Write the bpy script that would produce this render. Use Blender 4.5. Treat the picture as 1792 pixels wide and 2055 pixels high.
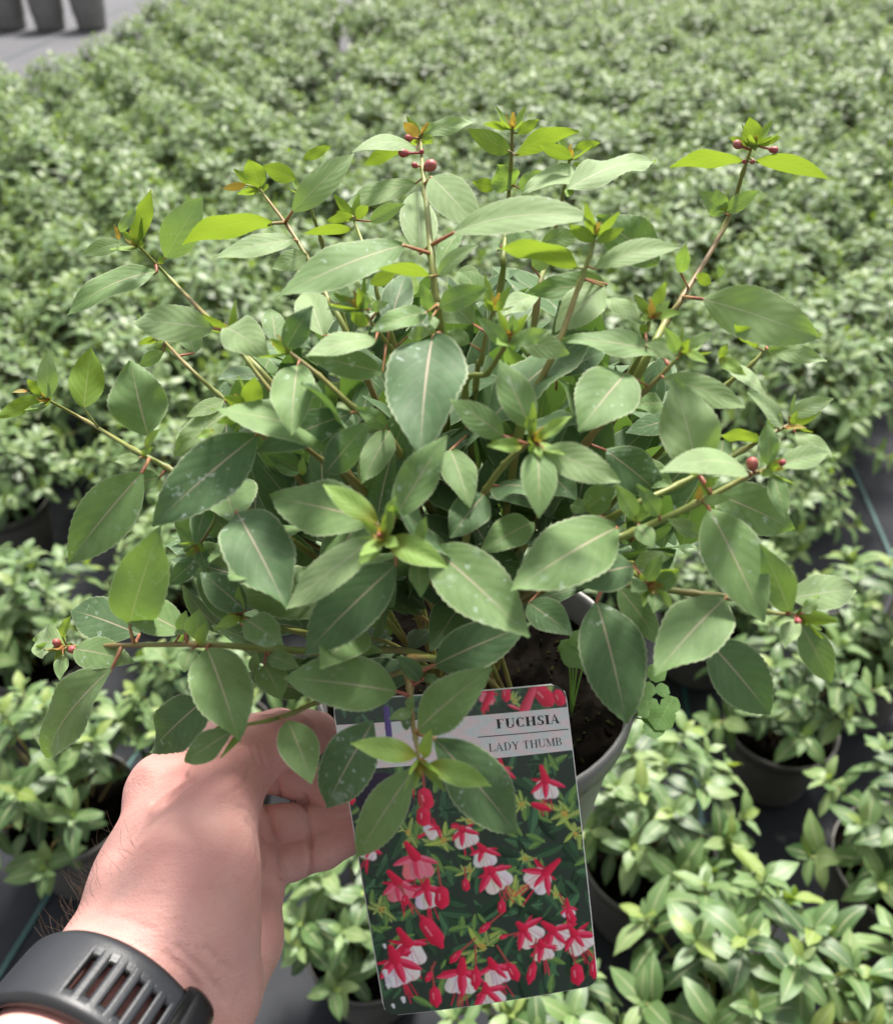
import bpy, math, random
import numpy as np
from mathutils import Vector, Matrix
for o in list(bpy.data.objects): bpy.data.objects.remove(o)
SC = bpy.context.scene
COL = SC.collection
rnd = random.Random(7)

# ------------------------------------------------------------------ camera
PITCH = math.radians(38); CAMH = 1.10; FPX = 1792.0; CU, CV = 896.0, 1027.5
cd = bpy.data.cameras.new('camera'); cam = bpy.data.objects.new('camera', cd); COL.objects.link(cam)
cam.location = (0, 0, CAMH); cam.rotation_euler = (math.radians(90) - PITCH, 0, 0)
cd.sensor_fit = 'HORIZONTAL'; cd.sensor_width = 26; cd.lens = 26; cd.clip_start = 0.02; cd.clip_end = 400
cd.dof.use_dof = True; cd.dof.focus_distance = 0.355; cd.dof.aperture_fstop = 9.0
SC.camera = cam
CAM = Vector((0, 0, CAMH))
FWD = Vector((0, math.cos(PITCH), -math.sin(PITCH))); UPV = Vector((0, math.sin(PITCH), math.cos(PITCH))); RGT = Vector((1, 0, 0))
def ray(u, v): return RGT*((u-CU)/FPX) + UPV*((CV-v)/FPX) + FWD
def PD(u, v, d): return CAM + ray(u, v)*d              # pixel + depth -> world
def depth(p): return (p-CAM).dot(FWD)
def pix(p):
    q = p-CAM; d = q.dot(FWD)
    return (CU + FPX*q.x/d, CV - FPX*q.dot(UPV)/d)
def GP(u, v, z=0.0):
    r = ray(u, v); t = (z-CAMH)/r.z
    return CAM + r*t
# ------------------------------------------------------------------ light
SUN_EL, SUN_AZ = 58.0, 14.0        # azimuth measured from +Y (away from the camera) towards +X
w = bpy.data.worlds.new('World'); SC.world = w; w.use_nodes = True
nt = w.node_tree; nt.nodes.clear()
sky = nt.nodes.new('ShaderNodeTexSky'); sky.sky_type = 'NISHITA'; sky.sun_disc = False
sky.sun_elevation = math.radians(SUN_EL); sky.sun_rotation = math.radians(SUN_AZ)
sky.air_density = 1.0; sky.dust_density = 4.0; sky.ozone_density = 0.6
hs = nt.nodes.new('ShaderNodeHueSaturation'); hs.inputs['Saturation'].default_value = 0.16
bg = nt.nodes.new('ShaderNodeBackground'); bg.inputs['Strength'].default_value = 0.11
wo = nt.nodes.new('ShaderNodeOutputWorld')
nt.links.new(sky.outputs[0], hs.inputs['Color']); nt.links.new(hs.outputs[0], bg.inputs[0]); nt.links.new(bg.outputs[0], wo.inputs[0])
sd = bpy.data.lights.new('sun', 'SUN'); sd.energy = 4.2; sd.angle = math.radians(12); sd.color = (1.0, 0.95, 0.87)
sun = bpy.data.objects.new('sun', sd); COL.objects.link(sun)
sdir = Vector((math.sin(math.radians(SUN_AZ))*math.cos(math.radians(SUN_EL)), math.cos(math.radians(SUN_AZ))*math.cos(math.radians(SUN_EL)), math.sin(math.radians(SUN_EL))))
sun.rotation_euler = sdir.to_track_quat('Z', 'Y').to_euler(); sun.location = (1, 3, 6)
SC.view_settings.view_transform = 'Standard'; SC.view_settings.look = 'None'; SC.view_settings.gamma = 1.0
SC.view_settings.use_curve_mapping = False; SC.view_settings.exposure = 1.18
SC.cycles.max_bounces = 5; SC.cycles.transmission_bounces = 3; SC.cycles.diffuse_bounces = 3; SC.cycles.glossy_bounces = 2

# ------------------------------------------------------------------ helpers
def tag(o, label=None, cat=None, group=None, kind=None):
    if label: o['label'] = label
    if cat: o['category'] = cat
    if group: o['group'] = group
    if kind: o['kind'] = kind
    return o
def link(name, me, parent=None, mats=(), smooth=True):
    o = bpy.data.objects.new(name, me); COL.objects.link(o)
    if parent is not None:
        o.parent = parent; o.matrix_parent_inverse = Matrix()
    for m in mats:
        if m.name not in [x.name for x in me.materials if x]: me.materials.append(m)
    if smooth: me.polygons.foreach_set('use_smooth', [True]*len(me.polygons))
    return o
def mesh(name, vs, fs, uvs=None, midx=None):
    me = bpy.data.meshes.new(name); me.from_pydata([tuple(v) for v in vs], [], fs)
    if uvs is not None:
        ul = me.uv_layers.new(name='UVMap'); d = []
        for p in me.polygons:
            for vi in p.vertices: d += uvs[vi]
        ul.data.foreach_set('uv', d)
    if midx is not None: me.polygons.foreach_set('material_index', midx)
    me.update(); return me
def empty(name, loc):
    o = bpy.data.objects.new(name, None); COL.objects.link(o); o.location = loc; o.empty_display_size = .05; return o
def local(me, loc): me.transform(Matrix.Translation(-Vector(loc))); return me
def tube(pts, rads, n=8, closed_ends=True):
    vs, fs = [], []
    P = [Vector(p) for p in pts]
    t0 = (P[1]-P[0]).normalized(); a = t0.orthogonal().normalized()
    for i, p in enumerate(P):
        t = (P[min(i+1, len(P)-1)]-P[max(i-1, 0)]).normalized()
        a = (a - t*a.dot(t)).normalized(); b = t.cross(a)
        for k in range(n):
            th = 2*math.pi*k/n
            vs.append(p + (a*math.cos(th)+b*math.sin(th))*rads[i])
    for i in range(len(P)-1):
        for k in range(n):
            fs.append((i*n+k, i*n+(k+1) % n, (i+1)*n+(k+1) % n, (i+1)*n+k))
    if closed_ends:
        fs.append(tuple(reversed(range(n)))); fs.append(tuple(range((len(P)-1)*n, len(P)*n)))
    return vs, fs
def spline(pts, m=6):
    P = [Vector(p) for p in pts]; out = []
    for i in range(len(P)-1):
        p0 = P[max(i-1, 0)]; p1 = P[i]; p2 = P[i+1]; p3 = P[min(i+2, len(P)-1)]
        for k in range(m):
            t = k/m
            out.append(.5*((2*p1)+(-p0+p2)*t+(2*p0-5*p1+4*p2-p3)*t*t+(-p0+3*p1-3*p2+p3)*t**3))
    out.append(P[-1]); return out
def lathe(prof, n=48):
    vs, fs = [], []
    for r, z in prof:
        for k in range(n):
            a = 2*math.pi*k/n; vs.append((r*math.cos(a), r*math.sin(a), z))
    for i in range(len(prof)-1):
        for k in range(n): fs.append((i*n+k, i*n+(k+1) % n, (i+1)*n+(k+1) % n, (i+1)*n+k))
    return vs, fs

# ------------------------------------------------------------------ materials
class N:
    def __init__(s, name):
        s.m = bpy.data.materials.new(name); s.m.use_nodes = True; s.t = s.m.node_tree; s.t.nodes.clear()
        s.out = s.t.nodes.new('ShaderNodeOutputMaterial')
    def n(s, typ, **kw):
        x = s.t.nodes.new('ShaderNode'+typ)
        for k, v in kw.items():
            if k.startswith('i_'):
                key = k[2:]; key = int(key) if key.isdigit() else key.replace('_', ' ')
                if hasattr(v, 'is_output') or isinstance(v, bpy.types.NodeSocket): s.t.links.new(v, x.inputs[key])
                else: x.inputs[key].default_value = v
            else: setattr(x, k, v)
        return x
    def l(s, a, b): s.t.links.new(a, b)
    def math(s, op, a, b=None, c=None, clamp=False):
        x = s.t.nodes.new('ShaderNodeMath'); x.operation = op; x.use_clamp = clamp
        for i, v in enumerate((a, b, c)):
            if v is None: continue
            if isinstance(v, (int, float)): x.inputs[i].default_value = v
            else: s.l(v, x.inputs[i])
        return x.outputs[0]
    def mix(s, f, a, b, blend='MIX'):
        x = s.t.nodes.new('ShaderNodeMix'); x.data_type = 'RGBA'; x.blend_type = blend
        for i, v in ((0, f), (6, a), (7, b)):
            if isinstance(v, (int, float)): x.inputs[i].default_value = v
            elif isinstance(v, (tuple, list)): x.inputs[i].default_value = (*v[:3], 1)
            else: s.l(v, x.inputs[i])
        return x.outputs[2]
    def noise(s, scale, detail=3, vec=None, rough=.5):
        x = s.n('TexNoise', i_Scale=scale, i_Detail=detail, i_Roughness=rough)
        if vec is not None: s.l(vec, x.inputs['Vector'])
        return x.outputs['Fac']
    def ramp(s, f, a, b):      # smooth 0..1
        x = s.n('MapRange', clamp=True); x.interpolation_type = 'SMOOTHSTEP'; s.l(f, x.inputs['Value'])
        x.inputs['From Min'].default_value = a; x.inputs['From Max'].default_value = b
        return x.outputs['Result']

def leaf_mat(name, top, top2, under, trans, rib, base_tint=None, spots=.5, tw=.38, rough=.62, sheen=.06):
    s = N(name)
    uv = s.n('UVMap').outputs[0]; sep = s.n('SeparateXYZ', i_0=uv); U, V = sep.outputs[0], sep.outputs[1]
    oi = s.n('ObjectInfo').outputs['Random']
    co = s.n('TexCoord').outputs['Object']
    geo = s.n('NewGeometry'); isl = geo.outputs['Random Per Island']
    ay = s.math('ABSOLUTE', s.math('SUBTRACT', V, .5))          # 0 midrib .. .5 margin
    r = s.math('FRACT', s.math('ADD', s.math('MULTIPLY', oi, 7.31), isl))
    c = s.mix(r, top, top2)
    nz = s.noise(90, 6, co, .72)
    c = s.mix(s.math('MULTIPLY', s.ramp(nz, .35, .75), .28), c, tuple(min(1, x*1.7+.01) for x in top2))
    c = s.mix(s.math('MULTIPLY', s.ramp(s.noise(260, 5, co, .65), .45, .72), .30), c, tuple(x*.55 for x in top))
    c = s.mix(s.math('MULTIPLY', s.ramp(s.noise(26, 2, co), .40, .70), .30), c, tuple(min(1, x*1.5) for x in top2))
    # side veins: curved, six a side
    vv = s.math('FRACT', s.math('MULTIPLY', s.math('SUBTRACT', U, s.math('MULTIPLY', s.math('POWER', ay, 1.3), .9)), 6.5))
    vd = s.math('ABSOLUTE', s.math('SUBTRACT', vv, .5))
    vein = s.math('SUBTRACT', 1, s.ramp(vd, .0, .10))
    c = s.mix(s.math('MULTIPLY', vein, .07), c, rib)
    quilt = s.ramp(vd, .0, .5)
    # midrib, tapering to the tip
    wid = s.math('MULTIPLY', s.math('SUBTRACT', 1.12, U), .026)
    mid = s.math('SUBTRACT', 1, s.ramp(s.math('DIVIDE', ay, wid), .45, 1.0))
    c = s.mix(s.math('MULTIPLY', mid, .62), c, rib)
    # pale margin
    c = s.mix(s.math('MULTIPLY', s.ramp(ay, .462, .495), .55), c, (.42, .46, .30))
    # chalky water marks
    spd = s.math('MAXIMUM', s.ramp(s.noise(330, 3, co, .6), .62, .69), s.math('MULTIPLY', s.ramp(s.noise(120, 5, co, .7), .56, .70), .55))
    spm = s.ramp(s.noise(38, 2, co), .43, .60)
    c = s.mix(s.math('MULTIPLY', s.math('MULTIPLY', spd, spm), spots), c, (.42, .50, .44))
    if base_tint:
        c = s.mix(s.math('SUBTRACT', 1, s.ramp(U, .04, .38)), c, base_tint)
    uc = s.mix(s.math('MULTIPLY', mid, .6), s.mix(s.math('MULTIPLY', vein, .12), under, tuple(x*.6 for x in under)), rib)
    c = s.mix(geo.outputs['Backfacing'], c, uc)
    h = s.math('ADD', s.math('ADD', s.math('MULTIPLY', quilt, .5), s.math('MULTIPLY', mid, -.9)), s.math('MULTIPLY', s.noise(600, 2, co), .25))
    bp = s.n('Bump', i_Strength=.16, i_Distance=.0005, i_Height=h)
    p = s.n('BsdfPrincipled', i_Roughness=rough); s.l(c, p.inputs['Base Color']); s.l(bp.outputs[0], p.inputs['Normal'])
    p.inputs['Specular IOR Level'].default_value = .26
    p.inputs['Sheen Weight'].default_value = sheen; p.inputs['Sheen Roughness'].default_value = .45
    p.inputs['Sheen Tint'].default_value = (.85, .95, .85, 1)
    tr = s.n('BsdfTranslucent'); tr.inputs[0].default_value = (*trans, 1); s.l(bp.outputs[0], tr.inputs['Normal'])
    mx = s.n('MixShader', i_0=tw, i_1=p.outputs[0], i_2=tr.outputs[0])
    s.l(mx.outputs[0], s.out.inputs[0]); return s.m
RIB = (.50, .38, .30)
M = {}
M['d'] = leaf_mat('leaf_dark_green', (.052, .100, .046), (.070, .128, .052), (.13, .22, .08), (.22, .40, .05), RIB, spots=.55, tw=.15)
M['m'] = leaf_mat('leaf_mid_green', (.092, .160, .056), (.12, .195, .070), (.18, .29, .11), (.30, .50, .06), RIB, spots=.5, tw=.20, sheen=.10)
M['p'] = leaf_mat('leaf_pale_green', (.165, .235, .105), (.20, .28, .13), (.20, .32, .10), (.36, .58, .06), (.46, .44, .32), spots=.4, tw=.26, sheen=.22)  # paler than the mid green: downy surface, plus glare put into the colour
M['l'] = leaf_mat('leaf_young_green', (.15, .25, .055), (.19, .30, .07), (.15, .25, .035), (.32, .46, .035), (.36, .38, .16), base_tint=(.20, .22, .03), spots=.2, tw=.32)
M['o'] = leaf_mat('leaf_bud_orange', (.24, .22, .055), (.28, .22, .06), (.26, .22, .045), (.45, .30, .04), (.40, .20, .06), base_tint=(.40, .16, .05), spots=0, tw=.36)

def simple(name, col, rough=.5, col2=None, sc=40, bump=0, bsc=200, spec=.5, sss=0, coat=0):
    s = N(name); co = s.n('TexCoord').outputs['Object']
    p = s.n('BsdfPrincipled', i_Roughness=rough); p.inputs['Specular IOR Level'].default_value = spec
    if col2: s.l(s.mix(s.ramp(s.noise(sc, 4, co), .35, .68), col, col2), p.inputs['Base Color'])
    else: p.inputs['Base Color'].default_value = (*col, 1)
    if bump:
        b = s.n('Bump', i_Strength=bump, i_Distance=.001, i_Height=s.noise(bsc, 4, co)); s.l(b.outputs[0], p.inputs['Normal'])
    if coat: p.inputs['Coat Weight'].default_value = coat
    s.l(p.outputs[0], s.out.inputs[0]); return s.m
M['stem'] = simple('stem_green_red', (.19, .23, .05), .5, (.20, .13, .05), 26, .2, 300)
M['petiole'] = simple('petiole_red', (.30, .085, .06), .5, (.36, .20, .08), 60)
M['bud'] = simple('bud_red', (.28, .045, .055), .5, (.36, .12, .09), 160, .2, 500)
M['pot'] = simple('pot_grey_plastic', (.175, .172, .162), .42, (.15, .148, .14), 30, .08, 300)
M['potd'] = simple('pot_taupe_plastic', (.085, .081, .074), .5, (.11, .105, .096), 14, .1, 200)
M['soil'] = simple('potting_soil', (.002, .0018, .0015), 1.0, (.006, .005, .004), 90, 1.0, 160, 0.0)
M['moss'] = simple('moss', (.006, .006, .003), 1.0, (.018, .018, .007), 300, 1.0, 700, 0)
M['strap'] = simple('rubber_strap', (.019, .021, .026), .45, (.023, .025, .031), 60, .08, 900, .5)
M['strapd'] = simple('rubber_strap_dark', (.012, .012, .013), .36, None)
M['black'] = simple('glossy_black_plastic', (.008, .008, .009), .16, None, spec=.6)
M['hair'] = simple('arm_hair', (.10, .065, .04), .5, None)
def bg_mat(name, top, top2, under, trans, tw=.22):
    s = N(name); uv = s.n('UVMap').outputs[0]; sep = s.n('SeparateXYZ', i_0=uv); geo = s.n('NewGeometry')
    ay = s.math('ABSOLUTE', s.math('SUBTRACT', sep.outputs[1], .5)); oi = s.n('ObjectInfo').outputs['Random']
    r = s.math('FRACT', s.math('ADD', s.math('MULTIPLY', oi, 7.31), geo.outputs['Random Per Island']))
    c = s.mix(r, top, top2); c = s.mix(s.math('MULTIPLY', s.math('SUBTRACT', 1, s.ramp(ay, .015, .05)), .6), c, (.40, .40, .24))
    c = s.mix(geo.outputs['Backfacing'], c, under)
    p = s.n('BsdfPrincipled', i_Roughness=.47); s.l(c, p.inputs['Base Color']); p.inputs['Specular IOR Level'].default_value = .40
    tr = s.n('BsdfTranslucent'); tr.inputs[0].default_value = (*trans, 1)
    s.l(s.n('MixShader', i_0=tw, i_1=p.outputs[0], i_2=tr.outputs[0]).outputs[0], s.out.inputs[0]); return s.m
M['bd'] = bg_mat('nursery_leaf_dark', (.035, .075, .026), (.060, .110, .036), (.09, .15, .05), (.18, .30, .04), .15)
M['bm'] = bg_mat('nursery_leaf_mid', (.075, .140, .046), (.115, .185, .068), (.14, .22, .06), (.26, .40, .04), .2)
M['bp'] = bg_mat('nursery_leaf_pale', (.125, .20, .066), (.185, .255, .105), (.17, .26, .06), (.32, .46, .04), .22)  # pale leaf tone, lifted so the colour carries the far rows' grazing gloss
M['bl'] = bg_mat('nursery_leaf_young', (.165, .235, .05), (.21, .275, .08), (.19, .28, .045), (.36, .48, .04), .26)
M['weed'] = leaf_mat('weed_leaf', (.075, .155, .045), (.095, .18, .055), (.20, .33, .11), (.35, .55, .08), (.22, .32, .12), spots=.1)
M['text'] = simple('print_black', (.012, .011, .012), .35, None)
M['cardw'] = simple('card_white', (.78, .78, .76), .3, None)

# ground cloth: woven weed fabric
def cloth_mat():
    s = N('woven_ground_cloth'); co = s.n('TexCoord').outputs['Object']; sep = s.n('SeparateXYZ', i_0=co)
    wx = s.math('SINE', s.math('MULTIPLY', sep.outputs[0], 2600.0)); wy = s.math('SINE', s.math('MULTIPLY', sep.outputs[1], 1900.0))
    weave = s.math('MULTIPLY', wx, wy)
    c = s.mix(s.ramp(s.noise(5, 5, co), .35, .7), (.017, .019, .024), (.036, .038, .043))
    c = s.mix(s.math('MULTIPLY', s.ramp(s.noise(14, 6, co, .7), .60, .74), .55), c, (.16, .155, .15))
    c = s.mix(s.math('MULTIPLY', s.ramp(weave, -1, 1), .25), c, (.012, .013, .016))
    far = s.ramp(sep.outputs[1], 4.0, 5.2)
    c = s.mix(far, c, s.mix(s.noise(3, 5, co), (.075, .076, .088), (.115, .114, .122)))
    p = s.n('BsdfPrincipled', i_Roughness=.8); p.inputs['Specular IOR Level'].default_value = .25; s.l(c, p.inputs['Base Color'])
    b = s.n('Bump', i_Strength=.4, i_Distance=.0008, i_Height=weave)
    b2 = s.n('Bump', i_Strength=.5, i_Distance=.02, i_Height=s.noise(7, 3, co)); s.l(b.outputs[0], b2.inputs['Normal'])
    s.l(b2.outputs[0], p.inputs['Normal']); s.l(p.outputs[0], s.out.inputs[0]); return s.m
M['cloth'] = cloth_mat()
M['line'] = simple('cloth_green_thread', (.012, .075, .068), .6, (.016, .055, .05), 200, .3, 900)

# ------------------------------------------------------------------ ground
g = 150
gv = []; gx = [-g, -8, -4, -2, -1, -.5, 0, .5, 1, 2, 4, 8, g]; gy = [-g, -2, 0, .3, .6, 1, 2, 4, 8, 16, g]
for y in gy:
    for x in gx: gv.append((x, y, 0))
gf = [(j*len(gx)+i, j*len(gx)+i+1, (j+1)*len(gx)+i+1, (j+1)*len(gx)+i) for j in range(len(gy)-1) for i in range(len(gx)-1)]
tag(link('ground', mesh('ground', gv, gf), None, [M['cloth']]), kind='structure')
# the green guide threads woven into the cloth run along the bed
A0, A1 = GP(160, 1700), GP(0, 1960)
LD = Vector((.065, 1, 0)).normalized(); LN = Vector((LD.y, -LD.x, 0))
LD = (A0-A1); LD.z = 0; LD.normalize(); LD = (LD + Vector((0, 1.2, 0))).normalized(); LN = Vector((LD.y, -LD.x, 0))
for k in range(-6, 8):
    c0 = A0 + LN*(.42*k)
    q = [c0 - LD*2 - LN*.004, c0 - LD*2 + LN*.004, c0 + LD*7 + LN*.004, c0 + LD*7 - LN*.004]
    if k == 0:
        dd = (A0-A1).normalized(); nn = Vector((dd.y, -dd.x, 0))
        q = [A0 - dd*1.5 - nn*.0035, A0 - dd*1.5 + nn*.0035, A0 + dd*2 + nn*.0035, A0 + dd*2 - nn*.0035]
    o = link('ground_marking_line', mesh('ground_marking_line', [(v.x, v.y, .004) for v in q], [(0, 1, 2, 3)]), None, [M['line']])
    tag(o, kind='structure')

# ------------------------------------------------------------------ leaves
def wfun(t): return (max(t, 0)**.78)*(max(1-t, 0)**1.02)
WMAX = max(wfun(i/100) for i in range(101))
def leaf_geo(L, W, fold=.25, arch=.06, teeth=True, ns=22, nh=3, seed=0, twist=0.0, wave=.0):
    """blade from (0,0,0) to (L,0,0), normal +Z; uv = (along, across)"""
    r = random.Random(seed); vs, uvs, fs = [], [], []
    ph = r.uniform(0, 6.28); asym = r.uniform(-.05, .05)
    for i in range(ns+1):
        t = i/ns
        hw = W*.5*wfun(t)/WMAX
        if i == 0: hw = W*.04
        if i == ns: hw = 0.0004
        for j in range(-nh, nh+1):
            f = j/nh; y = f*hw*(1+asym*(1 if f > 0 else -1))
            x = t*L
            if teeth and abs(j) == nh and 1 < i < ns-1:
                if i % 2 == 0: y *= 1.022; x += L*.006
                else: y *= .985
            z = abs(y)*fold - (y*y)/(W*.5+1e-6)*fold*.55
            z += arch*L*4*t*(1-t)*(1-.15*abs(f))
            z += wave*W*.10*math.sin(t*11+ph+(2 if f > 0 else 0))*abs(f)**1.5
            z += twist*y*(t-.3)
            z -= .0022*L*abs(math.sin(math.pi*(t*6.5-abs(f)*.9)))*abs(f)*(1-abs(f))*1.2
            vs.append(Vector((x, y, z))); uvs.append((t, .5+.5*f))
    k = 2*nh+1
    for i in range(ns):
        for j in range(2*nh):
            fs.append((i*k+j, (i+1)*k+j, (i+1)*k+j+1, i*k+j+1))
    return vs, uvs, fs

STEMS = []      # (list of sampled points with radii)
SAMP = []       # all stem samples (world, pixel)
C0 = PD(955, 1335, .445)                 # centre of the held pot's rim
DC = C0 + Vector((0, .012, .055)); DAX = Vector((.185, .170, .185))
def dome(u, v, s=1.0):
    r = ray(u, v); o = CAM-DC
    a = sum((r[i]/(DAX[i]*s))**2 for i in range(3)); b = sum(2*r[i]*o[i]/(DAX[i]*s)**2 for i in range(3)); c = sum((o[i]/(DAX[i]*s))**2 for i in range(3))-1
    D = b*b-4*a*c
    t = (-b-math.sqrt(D))/(2*a) if D > 0 else -b/(2*a)
    return CAM + r*t
OFF = {'A': (0, 653.3, .5), 'B': (896, 653.3, .5), 'C': (448, 224, .5), 'D': (0, 0, .5), 'E': (896, 0, .5), 'F': (653.3, 1344, .3646),
       'G': (0, 1400, .5), 'H': (709.3, 1288, .1817), 'X': (0, 0, 1.0)}
def rp(R, x, y):
    a, b, k = OFF[R]; return a+x*k, b+y*k
TIPS = []
CROWN = C0 + Vector((0, 0, -.012))
plant = empty('potted_plant', C0 + Vector((0, 0, -.13)))
tag(plant, 'bushy fuchsia plant with toothed green leaves in the grey pot held up by the hand', 'plant')
PL = plant.location.copy()

STEM_SPEC = [   # visible points tip -> base (zoom coords), depth push s at tip, base radius
 ('C', [(792, 105), (800, 220), (812, 330), (835, 570), (853, 760), (870, 885)], 1.0, 3.0),
 ('D', [(555, 985), (690, 1125), (850, 1290), (955, 1400), (1130, 1590)], 1.0, 2.4),
 ('D', [(1040, 755), (1160, 915), (1230, 1030), (1300, 1170), (1420, 1400)], .98, 2.3),
 ('D', [(1228, 780), (1262, 880), (1290, 965), (1340, 1150)], .9, 2.2),
 ('A', [(195, 300), (350, 385), (540, 500), (670, 570), (860, 690), (1060, 790)], 1.0, 2.6),
 ('A', [(640, 40), (750, 160), (875, 275), (1060, 440)], .95, 2.2),
 ('A', [(1000, 330), (1090, 380), (1200, 470), (1300, 545), (1450, 650)], .95, 2.1),
 ('A', [(920, 20), (1000, 150), (1110, 290), (1260, 450), (1400, 600)], .96, 2.4),
 ('A', [(1160, 105), (1280, 200), (1420, 330), (1520, 410), (1620, 540)], .98, 2.6),
 ('A', [(255, 1290), (450, 1285), (800, 1280), (1070, 1297), (1300, 1310)], 1.0, 2.8),
 ('F', [(515, 500), (495, 380), (475, 260), (465, 100), (470, -60)], 1.0, 2.6),
 ('A', [(1535, 850), (1580, 900), (1660, 960)], 1.02, 2.4),
 ('B', [(350, 460), (300, 495), (230, 560), (160, 660), (90, 800)], .99, 2.6),
 ('B', [(1290, 575), (1200, 610), (1000, 715), (750, 830), (560, 900)], 1.0, 3.0),
 ('B', [(1410, 1160), (1290, 1150), (1130, 1090), (990, 1075), (700, 1035), (500, 990)], 1.0, 2.6),
 ('E', [(1228, 580), (1190, 690), (1120, 900), (950, 1190), (880, 1290), (780, 1480)], .95, 2.8),
 ('C', [(1490, 500), (1470, 580), (1430, 690), (1345, 930), (1265, 1095), (1190, 1280)], 1.0, 2.6),
 ('C', [(1160, 70), (1155, 210), (1140, 400), (1122, 600), (1115, 690)], .9, 2.4),
 ('C', [(1390, 190), (1368, 310), (1330, 480), (1290, 620), (1255, 800)], .88, 2.3),
 ('B', [(945, 110), (885, 175), (800, 260), (710, 345), (560, 470)], .98, 2.4),
 ('B', [(1310, 50), (1230, 150), (1115, 245), (960, 400)], .93, 2.2),
 ('C', [(1150, 900), (1125, 950), (1060, 1050), (970, 1145)], .98, 2.2),
 ('C', [(1088, 790), (1060, 870), (1035, 1000), (1015, 1085)], .93, 2.0),
 ('B', [(1380, 395), (1260, 460), (1190, 500), (930, 640), (650, 780)], .96, 2.4),
 ('C', [(555, 790), (620, 880), (680, 960), (760, 1080)], .95, 2.1),
 ('C', [(520, 420), (575, 570), (610, 680), (660, 860)], .92, 2.1),
 ('C', [(1720, 810), (1690, 890), (1640, 1040)], .95, 2.1),
 ('A', [(960, 1165), (1050, 1190), (1200, 1230)], .92, 2.0),
 ('B', [(810, 1035), (760, 1000), (690, 960)], .9, 1.8),
 ('G', [(985, 110), (1080, 92), (1180, 60), (1300, 10)], .98, 2.0),
 ('A', [(800, 880), (850, 800), (880, 690), (960, 720)], .88, 2.0),
]
for R, pts, s, rb in STEM_SPEC:
    n = len(pts); W3 = []
    for i, (x, y) in enumerate(pts):
        u, v = rp(R, x, y); W3.append(dome(u, v, s*(1-.10*i/(n-1)-.10*(i/(n-1))**2)))
    # into the crown, hidden inside the bush
    last = W3[-1]; mid = last.lerp(CROWN, .5) + Vector((0, 0, .012)); jit = Vector((rnd.uniform(-.02, .02), rnd.uniform(-.02, .02), 0))
    W3 += [mid + jit*.5, CROWN + jit]
    sp = spline(W3, 7); m = len(sp)
    rads = [(.80 + (rb-.80)*(i/(m-1))**.8)*.00058 for i in range(m)]
    for node in range(0, n*7, 7):           # swollen nodes
        if node < m: rads[node] *= 1.35
    vs, fs = tube(sp, rads, 8)
    o = link('stem', local(mesh('stem', vs, fs), PL), plant, [M['stem']]); TIPS.append((o, sp[0], (sp[0]-sp[4]).normalized()))
    for i in range(m): SAMP.append((sp[i], pix(sp[i]), i))
SPX = np.array([s[1] for s in SAMP]); S3D = np.array([list(s[0]) for s in SAMP])

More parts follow.
